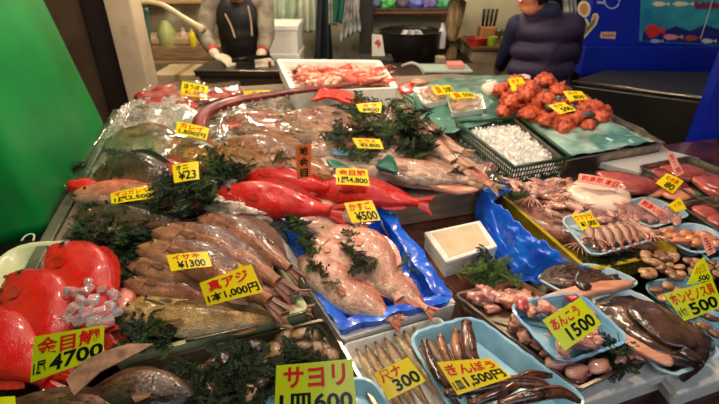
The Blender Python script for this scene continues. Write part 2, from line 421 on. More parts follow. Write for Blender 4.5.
M_EYE = mat('eye_ring', s2l(190, 150, 90), s2l(120, 90, 50), 90, .15, coat=1)
M_EYER = mat('eye_ring_red', s2l(150, 30, 15), rough=.15, coat=1)
M_BLACK = mat('pupil_black', (.004, .004, .005), rough=.08, coat=1)
M_MOUTH = mat('mouth_dark', s2l(60, 22, 16), rough=.3)
# ================================================================== THE SETTING
M_CONC = mat('wet_concrete', s2l(70, 62, 54), s2l(40, 36, 32), 3, .35, bump=.3, bscale=20)
M_WALL = mat('grey_green_wall', s2l(206, 196, 164), s2l(172, 162, 130), 2.5, .7, bump=.2, bscale=8)
M_DARKW = mat('dark_wall', s2l(38, 32, 26), s2l(22, 20, 18), 3, .7)
M_CREAM = mat('cream_paint', s2l(216, 196, 164), s2l(196, 174, 142), 5, .5, bump=.1)
M_STEEL = mat('stainless', s2l(176, 160, 142), s2l(140, 124, 108), 6, .28, metal=.85, stretch=(1, 12, 1))
M_STEELD = mat('dark_steel', s2l(70, 66, 62), s2l(50, 46, 44), 4, .3, metal=.6)
M_GALV = mat('counter_metal', s2l(128, 130, 108), s2l(100, 102, 84), 9, .35, metal=.4)
M_BROWNF = mat('wet_brown_board', s2l(92, 46, 30), s2l(52, 28, 20), 12, .25, bump=.3, coat=.6)
def st(o): o['kind'] = 'structure'; return o
st(box('floor', -4, 5, -1.5, 6.4, -.1, 0, M_CONC, bev=0))
st(box('wall_back', -4, 1.35, 4.7, 4.85, 0, 3.2, M_WALL, bev=0))
st(box('wall_back', 1.35, 5, 5.6, 5.75, 0, 3.2, M_DARKW, bev=0))
st(box('wall_left', -4, -3.85, -1.5, 4.8, 0, 3.2, M_DARKW, bev=0))
# dark opening, grey-brown wall stub and cream post at the left
st(box('wall_partition', -2.6, -1.76, 3.12, 3.26, 0, 2.6, mat('brown_wall', s2l(104, 84, 62), s2l(84, 66, 48), 6, .6)))
pA = R(128, 97, 3.0)
def vert_prism(name, pts, z0, z1, m, parent=None, bev=.006):
    return prism(name, [Vector((p[0], p[1], z1)) for p in pts], z1-z0, m, parent, bev)
post = st(vert_prism('pillar', [(-1.566, 3.0), (-1.405, 3.0), (-1.405, 3.16), (-1.566, 3.16)], 0, 2.8, M_CREAM))
st(vert_prism('pillar', [(-1.74, 3.06), (-1.60, 3.06), (-1.60, 3.16), (-1.74, 3.16)], 0, 2.8, mat('dark_post', s2l(46, 34, 30), rough=.5)))
vert_prism('paper_label', [(-1.50, 2.9985), (-1.46, 2.9985), (-1.46, 2.9995), (-1.50, 2.9995)], 1.2, 1.26, mat('faded_label', s2l(190, 172, 130), rough=.8), None, .0005)
tag(bpy.data.objects['paper_label'], 'small faded paper label stuck on the cream post', 'label')
# ================================================================== THE STALL
stall = empty('market_stall', Vector((0, 1.6, 0)), 'long sloping metal stall counter that carries the whole fish display', 'counter')
def poly(name, pts, h, depth, m, parent=None, bev=.004):
    return prism(name, [SP(x, y, h) for x, y in pts], depth, m, parent, bev)
poly('tabletop', [(.1, .3), (2.3, 1.1), (2.2, 2.35), (1.5, 2.2), (1.2, 2.85), (.62, 3.02), (-1.12, 2.72), (-1.3, 2.36), (-.85, .3)], -.135, .03, M_BROWNF, stall)
poly('side_rim', [(-.87, .3), (-.835, .3), (-1.28, 2.37), (-1.33, 2.37)], -.005, .16, M_GALV, stall)
for x, y in ((-.82, .4), (.1, .42), (1.7, 1.1), (-1.1, 2.5), (.6, 2.85), (1.4, 2.1)):
    o = box('leg', x-.03, x+.03, y-.03, y+.03, 0, SP(x, y, -.16).z, M_STEELD, stall, .003)
tier = poly('display_tier', [(-1.03, 1.22), (.535, 1.625), (1.42, 1.86), (1.42, 2.15), (1.1, 2.75), (.6, 2.95), (-1.1, 2.66), (-1.26, 2.34)], -.012, .12, mat('step_steel', s2l(168, 146, 126), s2l(140, 118, 100), 5, .3, metal=.35, stretch=(1, 1, 10)))
tag(tier, 'raised stainless step behind the white lidded box, holding the rear rows of fish', 'shelf')
# crushed ice bed on the tier
M_ICE = mat('crushed_ice', s2l(250, 244, 236), s2l(226, 220, 210), 60, .25, bump=.6, bscale=90, coat=.5, sss=.3)
M_ICEC = mat('clear_ice', (.97, .96, .95), rough=.08, trans=.8, bump=.5, bscale=25)
def in_poly(x, y, P):
    c = False
    for i in range(len(P)):
        x1, y1 = P[i-1]; x2, y2 = P[i]
        if (y1 > y) != (y2 > y) and x < (x2-x1)*(y-y1)/(y2-y1)+x1: c = not c
    return c
def ice_field(name, label, P, h0, amp, m, step=.018, shards=0, srange=.008, hf=None, kind='stuff', cat='ice'):
    xs = [p[0] for p in P]; ys = [p[1] for p in P]; vs = []; fs = []; idx = {}
    nx = int((max(xs)-min(xs))/step)+1; ny = int((max(ys)-min(ys))/step)+1
    for i in range(nx):
        for j in range(ny):
            x = min(xs)+i*step; y = min(ys)+j*step
            if in_poly(x, y, P):
                e = min(1, min(abs((x-P[k-1][0])*(P[k][1]-P[k-1][1])-(y-P[k-1][1])*(P[k][0]-P[k-1][0]))/math.hypot(P[k][0]-P[k-1][0], P[k][1]-P[k-1][1]) for k in range(len(P)))/.05)
                hh = h0+amp*(noise.noise(Vector((x*9, y*9, 1)))+.6*noise.noise(Vector((x*45, y*45, 2))))
                if hf: hh += hf(x, y)
                idx[i, j] = len(vs); vs.append(SP(x, y, hh*e-.01*(1-e)))
    for (i, j), a in idx.items():
        if (i+1, j) in idx and (i, j+1) in idx and (i+1, j+1) in idx: fs.append([a, idx[i+1, j], idx[i+1, j+1], idx[i, j+1]])
    rnd = random.Random(3)
    if shards:
        base = [v.copy() for v in vs]
        for k in range(shards):
            p = rnd.choice(base)+Vector((rnd.uniform(-.5, .5)*step, rnd.uniform(-.5, .5)*step, rnd.uniform(-.2, .7)*srange)); b = len(vs)
            q = [Vector((rnd.uniform(-1, 1), rnd.uniform(-1, 1), rnd.uniform(-1, 1))).normalized()*srange*rnd.uniform(.5, 1.1) for _ in range(4)]
            vs += [p+v for v in q]; fs += [[b, b+1, b+2], [b, b+2, b+3], [b, b+3, b+1], [b+1, b+3, b+2]]
    o = mkw(name, vs, fs, m, None, False); tag(o, label, cat, None, kind); return o
M_BED = mat('ice_leaves_shade_bed', s2l(150, 128, 108), s2l(46, 44, 30), 14, .25, trans=.1, bump=1, bscale=60, coat=.4)  # bed colour darkened to deepen the shadows between the fish
ice_field('crushed_ice', 'bed of melting crushed ice under the rear rows of fish', [(-1.02, 1.27), (.48, 1.64), (.5, 2.0), (.3, 2.2), (-.02, 2.6), (-.5, 2.62), (-1.06, 2.6), (-1.22, 2.3)], .012, .012, M_BED, .022, 1500, .011)
# ------------------------------------------------------------------ green sheet
M_GREEN = mat('green_tarp', s2l(0, 132, 58), s2l(0, 96, 42), 3, .42, bump=.5, bscale=9, coat=0, spec=.3, lo=.3, hi=.7)
vs = []; fs = []; nu, nv = 44, 30
for i in range(nu+1):
    for j in range(nv+1):
        u = i/nu; v = j/nv; y = .25+1.90*u; z = .70+.11*(y-.5)+(1.5)*v
        x = -1.07-.225*(y-1.25)-.2*v**1.2+.035*math.sin(u*9+v*2.5)*(.3+v)+.03*noise.noise(Vector((y*2.2, z*1.2, 0)))
        x -= .2*max(0, min(1, (1.34-y)/.12)); y2 = y-.12*v*u
        vs.append(Vector((x, y2, z)))
for i in range(nu):
    for j in range(nv): k = i*(nv+1)+j; fs.append([k, k+1, k+nv+2, k+nv+1])
tarp = solid('green_tarp', vs, fs, .003, M_GREEN, None, 0, True)
tag(tarp, 'bright green plastic sheet hanging along the left side of the stall', 'plastic sheet')
# ================================================================== SPRIGS
M_SPR = [mat('sprig_green', s2l(62, 84, 34), s2l(30, 52, 20), 40, .5, spec=.15), mat('sprig_dark', s2l(30, 46, 20), s2l(14, 26, 12), 40, .45, spec=.2), mat('sprig_fresh', s2l(92, 112, 48), s2l(44, 72, 28), 40, .5, spec=.15)]
def sprig_mesh(seed, L=.11, nb=11):
    r = random.Random(seed); vs = []; fs = []
    def leaf(p, d, l, w):
        n = Vector((r.uniform(-.5, .5), r.uniform(-.5, .5), 1)).normalized(); s = d.cross(n).normalized()*w; b = len(vs)
        vs.extend([p, p+d*l*.5+s+n*.001, p+d*l, p+d*l*.5-s+n*.001]); fs.append([b, b+1, b+2, b+3])
    st_ = [Vector((-L/2+L*k/10, .006*math.sin(k*.5+seed), .004+.008*math.sin(k*.4+seed*2))) for k in range(11)]
    v, f = tube_mesh(st_, [.0012]*11, 4); vs += v; fs += f
    for k in range(nb):
        t = (k+.5)/nb; i = min(int(t*10), 9); p = st_[i].lerp(st_[i+1], t*10-i)
        for sd in (1, -1):
            a = math.radians(r.uniform(35, 60)); bl = L*.42*(1-t*.75)*r.uniform(.7, 1.1)
            d = Vector((math.cos(a), sd*math.sin(a), r.uniform(-.15, .45))).normalized()
            v, f = tube_mesh([p, p+d*bl], [.0008, .0005], 3); b = len(vs); vs += v; fs += [[q+b for q in g] for g in f]
            m = max(3, int(bl/.0055))
            for q in range(m):
                pp = p+d*bl*(q+.6)/m
                for s2 in (1, -1):
                    c = Matrix.Rotation(s2*math.radians(38), 3, 'Z') @ d; leaf(pp, c, .012*(1-.5*q/m), .0022)
            leaf(p+d*bl*.95, d, .009, .0018)
    return vs, fs
SPR = []
for s in range(4):
    me = bpy.data.meshes.new('cedar_sprig'); v, f = sprig_mesh(s+1); me.from_pydata([tuple(q) for q in v], [], f); me.materials.append(M_SPR[(1, 0, 1, 2)[s]]); SPR.append(me)
def sprig(px, py, h, label, group, yaw=None, sc_=1.0, kind=None, tilt=None):
    k = random.randrange(3) if kind is None else kind
    o = bpy.data.objects.new('cedar_sprig', SPR[k]); COL.objects.link(o)
    o.location = S(px, py, h); o.rotation_euler = (random.uniform(-.5, .5) if tilt is None else tilt, random.uniform(-.45, .45), random.uniform(0, 6.28) if yaw is None else math.radians(yaw))
    o.scale = (sc_,)*3; tag(o, label, 'green sprig', group); return o
def sprigs(pts, label, group, sc_=1.0, kinds=(0, 1, 2), h=.03, jit=6):
    for p in pts:
        sprig(p[0]+random.uniform(-jit, jit)*.5, p[1]+random.uniform(-jit, jit)*.5, p[2] if len(p) > 2 else h, label, group, None, sc_*random.uniform(.8, 1.2), random.choice(kinds))
def area(x0, x1, y0, y1, n, h=.03, quad=None):
    out = []
    for _ in range(n):
        u = random.random(); v = random.random()
        if quad: a = Vector(quad[0]).lerp(Vector(quad[1]), u); b = Vector(quad[3]).lerp(Vector(quad[2]), u); p = a.lerp(b, v); out.append((p.x, p.y, h))
        else: out.append((x0+(x1-x0)*u, y0+(y1-y0)*v, h))
    return out
# ================================================================== FRONT LEFT: red fish tray
M_PALEG = mat('pale_green_plastic', s2l(214, 220, 176), s2l(196, 204, 156), 8, .3, coat=.3, sss=.1)
M_STY = mat('styrofoam', s2l(250, 246, 236), s2l(238, 230, 214), 60, .6, bump=.25, bscale=240)
M_STYG = mat('greenish_foam', s2l(200, 208, 160), s2l(176, 188, 130), 20, .5, bump=.2, bscale=200)
tr = tray('serving_tray', 'round-cornered pale green plastic tray under the three bright red fish', 'tray', [(8, 243), (140, 240), (140, 352), (-80, 392)], .0, .05, M_PALEG, .12, .006, .03, lip=.006)
t1 = S(27, 241, .0); tube('rim_loop', [t1+Vector((-.02, 0, 0)), t1+Vector((-.014, .02, .008)), t1+Vector((0, .028, .01)), t1+Vector((.014, .02, .008)), t1+Vector((.02, 0, 0))], .003, M_PALEG).parent = None
lo = bpy.data.objects['rim_loop']; lo.parent = tr; lo.matrix_parent_inverse = tr.matrix_world.inverted()
redskin = fishmat('red_fish_skin', s2l(228, 44, 28), s2l(218, 20, 16), s2l(186, 10, 12), rough=.25, scales=170, mott=5, bump=.2, det=.5)
redfin = mat('red_fin', s2l(205, 24, 18), s2l(150, 20, 16), 30, .35, coat=.5, stretch=(1, 8, 1))
G = 'bright red deep-bodied fish on the pale green tray'
fish('red_bream', 'plump bright red fish highest on the pale green tray, its eye towards the green sheet', (50, 240), (116, 342), .0, 'bream', redskin, redfin, hs=.92, thick=.5, back=1, roll=10, bend=.03, group=G, eye=.029, iris=M_EYER, eye_t=.15)
fish('red_bream', 'bright red fish in the middle of the pale green tray, dark sprig at its belly', (8, 268), (72, 372), .0, 'bream', redskin, redfin, hs=.95, thick=.5, back=1, roll=12, bend=.03, group=G, eye=.029, iris=M_EYER, eye_t=.15)
fish('red_bream', 'lowest of the three bright red fish, half behind the lime price card', (-66, 318), (66, 384), .0, 'bream', redskin, redfin, hs=1.0, thick=.5, back=1, roll=10, bend=.03, group=G, eye=.029, iris=M_EYER, eye_t=.15)
sprigs([(12, 292, .06), (20, 300, .06), (8, 304, .06), (26, 292, .06)], 'dark cedar sprig lying against the middle red fish on the pale green tray', 'sprigs on the red fish', .7, (0,))
for k, (x, y, hh, s) in enumerate([(70, 292, .05, 1), (84, 290, .05, 1.1), (78, 302, .06, 1), (92, 300, .06, 1), (70, 308, .06, .9), (84, 312, .06, 1.1), (98, 312, .05, 1), (76, 320, .05, 1.1), (92, 322, .05, 1), (106, 322, .04, 1), (108, 306, .04, .9), (66, 318, .05, .8), (100, 290, .04, .9), (112, 294, .03, 1), (116, 312, .02, .8), (86, 282, .05, .8)]):
    rr0 = random.Random(k); cv = []
    for i_ in (-1, 1):
        for j_ in (-1, 1):
            for l_ in (-1, 1): cv.append((i_*.016*s*rr0.uniform(.7, 1.2), j_*.013*s*rr0.uniform(.7, 1.2), l_*.012*s*rr0.uniform(.7, 1.2)))
    oc_ = mk('ice_cube', cv, [[0, 1, 3, 2], [4, 6, 7, 5], [0, 4, 5, 1], [2, 3, 7, 6], [0, 2, 6, 4], [1, 5, 7, 3]], M_ICEC, None, True, Matrix.Translation(S(x+2, y, hh+.035)) @ Matrix.Rotation(rr0.uniform(0, 6), 4, 'Z') @ Matrix.Rotation(rr0.uniform(0, 6), 4, 'X'))
    md = oc_.modifiers.new('bevel', 'BEVEL'); md.width = .005; md.segments = 3; tag(oc_, 'clear wet ice cube heaped beside the bright red fish', 'ice cube', 'ice cubes by the red fish')
for (a, b) in (((118, 268), (148, 300)), ((112, 300), (136, 330))):
    pass
redflesh = mat('raw_red_flesh', s2l(190, 80, 62), s2l(214, 150, 126), 12, .25, coat=.8, bump=.4, stretch=(1, 4, 1))
blob('fish_tail_piece', 'translucent reddish fish piece at the edge of the pale green tray below the ice cubes', 'fish piece', 124, 300, .02, (.05, .035, .018), redflesh, 120, amp=.2)
# lime card
card('lime price card in front of the red fish, partly hidden by the dark fish', [(33, 337), (103, 325), (102, 357), (29, 383)], .03,
     [('金目鯛', M_RED, .06, .95, .06, .5), ('1尾', M_INK, .03, .22, .58, .88), ('4700', M_INK, .27, 1.0, .52, .92)], M_CARDG, tilt=42, p0=S(66, 372, .07))
# ================================================================== FOREGROUND dark fish
dskin = fishmat('dark_fish_skin', s2l(140, 100, 74), s2l(86, 58, 42), s2l(44, 30, 24), spot=s2l(36, 24, 20), rough=.22, scales=120, mott=7, lo=.05, m2=.35, hi=.7)
dfin = mat('dark_fin', s2l(140, 100, 74), s2l(60, 44, 34), 14, .35, coat=.5, stretch=(1, 6, 1), det=6)
fish('dark_bream', 'large dark brown fish at the very front, its fin covering the lime card', (196, 388), (40, 404), .0, 'bream', dskin, dfin, hs=1.0, thick=.55, back=-1, roll=12, group='dark fish at the front', eye=.02, bend=0)
fish('dark_bream', 'brown fish lying under the large dark fish at the very front edge', (150, 430), (-30, 396), .0, 'grouper', dskin, dfin, hs=.8, back=-1, roll=10, group='dark fish at the front', eye=.02)
vs = []; fs = []
A = S(70, 392, .075); B = S(150, 344, .095); Cq = S(84, 350, .1)
fin = [S(74, 396, .07), S(66, 380, .08), S(82, 362, .09), S(104, 352, .1), S(128, 344, .1), S(154, 344, .1), S(128, 358, .095), S(100, 372, .085)]
pf = mkw('raised_fin', [p+Vector((0, 0, .0015)) for p in fin]+[p-Vector((0, 0, .0015)) for p in fin], [list(range(8)), list(range(15, 7, -1))]+[[i, i+8, (i+1) % 8+8, (i+1) % 8] for i in range(8)], mat('pale_fin', s2l(176, 132, 108), s2l(124, 88, 70), 40, .3, coat=.5, det=8), None, False)
fo = [o for o in bpy.data.objects if o.name.startswith('dark_bream')][0]
pf.parent = fo; pf.matrix_parent_inverse = fo.matrix_world.inverted()
card('corner of a lime card at the very bottom left edge', [(-10, 398), (14, 396), (16, 410), (-10, 412)], .03, [], M_CARDG, tilt=60, p0=S(2, 410, .06))
# ================================================================== left box: long brown fish + golden fish
box_l = tray('styrofoam_box', 'pale greenish foam box with the long brown fish and the golden fish', 'box', [(146, 206), (262, 222), (309, 309), (112, 364)], .0, .11, M_STYG, .02, .016, .012)
poly('box_liner', [(S(x, y, -.02).x, S(x, y, -.02).y) for x, y in ((158, 214), (256, 228), (296, 306), (128, 352))], -.03, .02, mat('steel_liner', s2l(90, 66, 50), s2l(50, 36, 28), 12, .2, metal=.3, coat=.5), box_l)
liner = bpy.data.objects['box_liner']
metalrim = tube('metal_rim', [S(186, 341, .004), S(245, 328, .004), S(308, 311, .004)], .004, M_STEEL, box_l, 6)
brskin = fishmat('brown_fish_skin', s2l(222, 156, 114), s2l(164, 100, 76), s2l(100, 62, 54), rough=.24, scales=150, mott=5, stripe=s2l(190, 132, 92), lo=.1, m2=.4, hi=.7)
brfin = mat('brown_fin', s2l(134, 84, 66), s2l(96, 60, 48), 30, .35, coat=.4, stretch=(1, 8, 1))
G = 'long brown fish side by side in the greenish foam box'
B5 = [((196, 214), (306, 276), .04, -.06, 'long brown fish uppermost in the greenish foam box, next to the bag of ice'),
      ((150, 226), (300, 290), .035, -.07, 'second long brown fish from the bag of ice, arched in the greenish foam box'),
      ((136, 242), (292, 310), .04, -.07, 'long brown fish just behind the 1300 card'),
      ((126, 260), (250, 298), .04, -.05, 'long brown fish whose flank lies under the 1300 card'),
      ((122, 279), (236, 302), .03, -.03, 'lowest long brown fish, just above the golden fish')]
for hd, tl, hh, bn, lb in B5[::-1]:
    fish('brown_fish', lb, hd, tl, hh-.03, 'long', brskin, brfin, hs=1.12, thick=.75, back=1, roll=14, bend=-bn*.9, group=G, eye=.018, lift=.0)
fish('brown_fish', 'brown fish tail end sticking out right of the yellow 1,000 card', (196, 292), (316, 288), -.0, 'long', brskin, brfin, hs=.9, thick=.75, back=1, roll=10, group=G, eye=.018)
gskin = fishmat('golden_fish_skin', s2l(255, 234, 188), s2l(240, 196, 124), s2l(146, 114, 66), spot=s2l(206, 156, 92), rough=.2, scales=200, mott=11, lo=.05, m2=.42, hi=.75)
gfin = mat('golden_fin', s2l(170, 130, 80), s2l(96, 74, 46), 30, .35, coat=.5, stretch=(1, 8, 1))
G = 'golden silver fish at the front of the greenish foam box'
fish('golden_fish', 'golden fish seen behind the front one, its head by the pale foam edge', (134, 296), (248, 300), -.0, 'grouper', gskin, gfin, hs=.62, thick=.6, back=1, roll=22, group=G, eye=.028)
fish('golden_fish', 'golden fish tail half lying right of the others, against the foam corner', (210, 300), (318, 306), -.02, 'grouper', gskin, gfin, hs=.55, thick=.6, back=1, roll=20, group=G, eye=.0)
fish('golden_fish', 'big golden fish along the steel edge at the front of the greenish foam box', (124, 312), (298, 308), -.01, 'grouper', gskin, gfin, hs=.62, thick=.6, back=1, roll=28, group=G, eye=.026, bend=-.02)
fish('golden_fish', 'small silvery fish head poking over the foam edge left of the big golden fish', (122, 302), (190, 316), .01, 'grouper', gskin, gfin, hs=.75, thick=.65, back=1, roll=24, group=G, eye=.04)
card('yellow card on the brown fish reading 1300', [(166, 255), (207, 251), (212, 266), (171, 271)], .06, [('イサキ', M_RED, .12, .8, .06, .4), ('¥1300', M_INK, .2, .88, .46, .92)], tilt=62, p0=S(190, 268, .13))
card('large yellow card reading 1,000 over the golden fish', [(199, 283), (251, 264), (263, 292), (207, 306)], .05, [('真アジ', M_RED, .12, .88, .08, .5), ('1本1,000円', M_INK, .05, .97, .56, .92)], tilt=45, p0=S(235, 299, .11))
card('second yellow card edge half hidden behind the large 1,000 card', [(238, 262), (252, 272), (262, 292), (240, 290)], .04, [], tilt=45, p0=S(250, 291, .105), group=None)
# ================================================================== dark shellfish tray
tray('steel_tray', 'steel tray of dark shellfish and seaweed at the front, behind the 600 card', 'tray', [(128, 366), (326, 319), (384, 420), (100, 470)], -.02, .05, M_STEEL, .02, .003, .01, lip=.006)
M_SH = [mat('shell_brown', s2l(110, 80, 50), s2l(50, 36, 24), 22, .3, coat=.2, bump=.6, bscale=40), mat('shell_dark', s2l(66, 48, 34), s2l(24, 19, 15), 20, .28, coat=.2, bump=.6, bscale=40), mat('shell_tan', s2l(150, 112, 74), s2l(80, 54, 34), 18, .3, coat=.2, bump=.5, bscale=50)]
def shellfish(px, py, h, s, yaw, m, label, group, name='shellfish'):
    vs, fs = ICO[3]; o = []
    for v in vs:
        a = math.atan2(v.y, v.x+.8); rg = 1+.035*math.sin(a*26); k = (1-.25*max(0, -v.x))
        o.append(Vector((v.x*s*1.15*rg, v.y*s*k*rg, (v.z*s*.5*(1-.3*v.x)))))
    ob = mk(name, o, fs, m, None, True, Matrix.Translation(S(px, py, h)) @ Matrix.Rotation(math.radians(yaw), 4, 'Z') @ Matrix.Rotation(random.uniform(-.4, .4), 4, 'X'))
    return tag(ob, label, 'shellfish', group)
for (x, y) in [(200, 372), (214, 366), (188, 384), (206, 388), (222, 382), (236, 374), (196, 400), (216, 402), (248, 392), (290, 350), (304, 346), (284, 338), (300, 334), (316, 348), (274, 352), (240, 352), (256, 346), (262, 362), (228, 360), (310, 336), (176, 394), (262, 380), (330, 356)]:
    shellfish(x, y, .012, random.uniform(.02, .03), random.uniform(0, 360), random.choice(M_SH), 'wet brown shellfish among the dark seaweed behind the 600 card', 'shellfish in the steel tray')
sprigs(area(0, 0, 0, 0, 50, .012, [(168, 366), (318, 336), (330, 384), (176, 404)]), 'dark seaweed sprig spread over the shellfish tray at the front', 'seaweed on the shellfish tray', 1.0, (0, 0, 2), jit=4)
sprigs(area(118, 168, 322, 348, 10, .03), 'dark green sprig between the front dark fish and the golden fish', 'sprigs left of the golden fish', .9, (0, 1))
card('lime card at the bottom edge reading 600', [(276, 366), (352, 359), (357, 410), (274, 412)], .0, [('サヨリ', M_RED, .1, .9, .06, .52), ('1皿600', M_INK, .06, .96, .62, .98)], M_CARDG, tilt=40, p0=S(315, 408, .03))
M_BLUET = mat('blue_foam_tray', s2l(150, 196, 216), s2l(124, 176, 202), 20, .35, coat=.3, bump=.1)
M_PBLUET = mat('pale_blue_tray', s2l(196, 218, 226), s2l(168, 200, 214), 20, .35, coat=.4, bump=.1)
M_BLUES = mat('blue_rim_tray', s2l(110, 168, 206), s2l(150, 192, 214), 8, .35, coat=.4, bump=.1, stretch=(1, 1, 14))
tray('foam_tray', 'blue foam tray at the bottom edge beneath the 600 card', 'tray', [(258, 398), (372, 374), (408, 440), (250, 460)], .0, .04, M_BLUET, .06, .004, .02, lip=.004, wave=.0015)
M_SILV = fishmat('silver_fish_skin', s2l(206, 204, 196), s2l(150, 150, 140), s2l(60, 74, 78), rough=.15, scales=200)
# ================================================================== blue liner box with pink bream
M_BLUEF = mat('blue_film', s2l(24, 116, 240), s2l(6, 66, 200), 14, .25, coat=.4, bump=1, bscale=26, lo=.3, hi=.7)
b1 = tray('styrofoam_box', 'white foam box lined with glossy blue film, full of pink sea bream', 'box', [(264, 222), (384, 212), (457, 304), (342, 340)], -.018, .11, M_STY, .012, .02, .008)
lf = tray('blue_film_liner', None, None, [(272, 206), (388, 206), (456, 298), (337, 331)], .008, .09, M_BLUEF, .03, .03, .012, noise_amp=.012, parent=b1)
lf.matrix_parent_inverse = Matrix()
pkskin = fishmat('pink_bream_skin', s2l(252, 218, 192), s2l(240, 182, 154), s2l(206, 132, 108), spot=s2l(226, 156, 130), rough=.26, scales=170, mott=6, lo=.1, m2=.45, hi=.85)
pkfin = mat('pink_fin', s2l(214, 132, 104), s2l(170, 90, 70), 20, .35, coat=.5, stretch=(1, 8, 1))
G = 'pink sea bream in the blue-lined box'
for hd, tl, hh, hs, rl, lb in [
  ((296, 196), (372, 222), -.01, .95, 14, 'pink bream at the back of the blue-lined box, partly behind the 500 card'),
  ((286, 206), (366, 236), .0, .95, 16, 'pink bream at the upper corner of the blue-lined box beside green sprigs'),
  ((312, 226), (404, 262), -.005, .9, 14, 'pink bream in the middle of the blue-lined box, covered by the sprig'),
  ((346, 222), (414, 306), .0, .95, 12, 'pink bream lying along the right side of the blue-lined box'),
  ((300, 250), (376, 312), -.01, 1.0, 14, 'pink bream by the left film edge of the blue-lined box'),
  ((304, 236), (392, 290), .005, .85, 10, 'darker pink bream lying diagonally over its neighbours in the blue-lined box'),
  ((318, 280), (408, 318), -.01, 1.0, 16, 'pink bream in the near left corner of the blue-lined box'),
  ((364, 268), (440, 310), .0, .9, 14, 'pale pink bream in the near right corner of the blue-lined box')]:
    fish('sea_bream', lb, hd, tl, hh-.015, 'bream', pkskin, pkfin, hs=hs, thick=.6, back=1, roll=rl, group=G, eye=.024)
sprigs([(292, 216, .06), (298, 226, .06), (302, 236, .05), (296, 232, .05), (290, 224, .05), (306, 244, .05), (300, 220, .06), (310, 250, .05)], 'green sprig over the upper left rim of the blue-lined bream box', 'sprigs on the left of the bream box', .95, (1, 2, 0))
sprigs([(352, 240, .06), (356, 250, .06), (362, 258, .06), (366, 268, .06), (350, 256, .06)], 'green sprig laid across the middle of the pink sea bream', 'sprigs in the middle of the bream box', .8, (1, 0))
sprigs([(318, 262, .05), (324, 274, .05), (330, 282, .05), (316, 270, .05), (406, 262, .04), (412, 270, .03)], 'small dark sprig tucked between pink bream lower down in the blue-lined box', 'sprigs low in the bream box', .65, (0, 1))
card('yellow card at the back of the blue-lined box reading 500', [(344, 203), (372, 200), (381, 220), (352, 223)], .05, [('かすご', M_RED, .1, .88, .05, .45), ('¥500', M_INK, .2, .95, .5, .94)], tilt=50, p0=S(366, 221, .06))
# ================================================================== front middle: white fish tray, eel tray
t3 = tray('foam_tray', 'white foam tray of long pale fish with the 300 card', 'tray', [(342, 344), (440, 316), (520, 440), (396, 450)], -.03, .05, M_STY, .02, .006, .012)
eelp = fishmat('pale_eel_skin', s2l(224, 196, 160), s2l(176, 138, 98), s2l(104, 76, 52), rough=.2, scales=220, mott=5, lo=.1, m2=.45, hi=.8)
for k in range(7):
    x0 = 356+k*9.5; y0 = 347-k*3.6
    fish('slender_fish', 'slender pale brown fish laid lengthwise in the white tray around the 300 card', (x0, y0), (x0+52+k*2, y0+92-k*2), -.045, 'long', eelp, brfin, hs=.62, thick=.85, back=1, roll=0, group='slender fish in the white tray', eye=.01, bend=random.uniform(-.03, .03), fins=False)
card('yellow card reading 300 among the slender pale fish', [(374, 373), (408, 357), (426, 381), (389, 400)], .0, [('尺ナ', M_RED, .08, .66, .04, .46), ('300', M_INK, .28, .95, .46, .9)], tilt=50, p0=S(408, 390, .025))
tray('foam_tray', 'fluted sky blue tray of dark brown eels with the 1,500 card', 'tray', [(407, 334), (474, 315), (592, 402), (470, 440)], .0, .05, M_BLUET, .05, .004, .03, lip=.005, wave=.002, wk=160)
eelm = mat('eel_brown', s2l(116, 66, 38), s2l(36, 20, 14), 34, .2, coat=.6, bump=.8, bscale=60, det=8, lo=.38, hi=.66, stretch=(1, 1, 1))
eelm2 = mat('eel_tan', s2l(176, 110, 68), s2l(60, 34, 20), 34, .2, coat=.6, bump=.8, bscale=60, det=8, lo=.38, hi=.66)
def eel(pts, r, m, label, group=None, name='eel', eye=True):
    P = [S(*p) for p in pts]; n = len(P)
    rad = [r*.55]+[r]*(n-2)+[r*.35]
    root = empty(name, Matrix.Translation(P[0]), label, 'eel', group)
    tube('body', P, rad, m, root, 12, .85)
    vs2, f2 = ICO[2]; d = (P[1]-P[0]).normalized(); c = P[0]+d*r*.4
    mkw('head', [c+Vector((v.x, v.y, v.z*.75))*r*.78 for v in vs2], f2, m, root)
    if eye:
        for sg in (1, -1):
            e = c+d.cross(Vector((0, 0, 1))).normalized()*sg*r*.45+Vector((0, 0, r*.45)); mkw('eye', [e+v*r*.16 for v in vs2], f2, M_BLACK, root)
    fp = [p+Vector((0, 0, rad[i]*.85)) for i, p in enumerate(P[1:], 1)]
    tube('back_fin', fp, [r*.12]*len(fp), m, root, 6, 2.2)
    return root
G = 'dark eels in the sky blue tray'
for pts, r, m, lb in [
  ([(424, 340, .01), (430, 358, .015), (440, 378, .02), (462, 398, .02)], .013, eelm, 'dark eel closest to the left rim of the sky blue tray'),
  ([(440, 336, .015), (444, 350, .02), (456, 372, .02), (480, 396, .015)], .014, eelm2, 'tan brown eel, second from the left rim of the sky blue tray'),
  ([(456, 330, .015), (456, 346, .02), (464, 364, .02), (486, 386, .015)], .014, eelm2, 'eel with a pale flank in the middle of the sky blue tray'),
  ([(466, 321, .035), (468, 338, .035), (472, 360, .03), (492, 384, .02)], .02, eelm, 'thick dark eel reaching up over the far rim of the sky blue tray'),
  ([(446, 394, .03), (476, 388, .035), (510, 382, .035), (540, 384, .03), (556, 396, .02)], .016, eelm, 'dark eel bent across the near end of the sky blue tray below its card'),
  ([(470, 404, .03), (500, 392, .035), (530, 376, .03), (552, 376, .03)], .015, eelm, 'dark eel curled at the near right of the sky blue tray'),
  ([(500, 404, .03), (530, 396, .04), (560, 392, .035), (580, 402, .02)], .016, eelm, 'lowest dark eel at the bottom edge of the picture')]:
    eel(pts, r, m, lb, G)
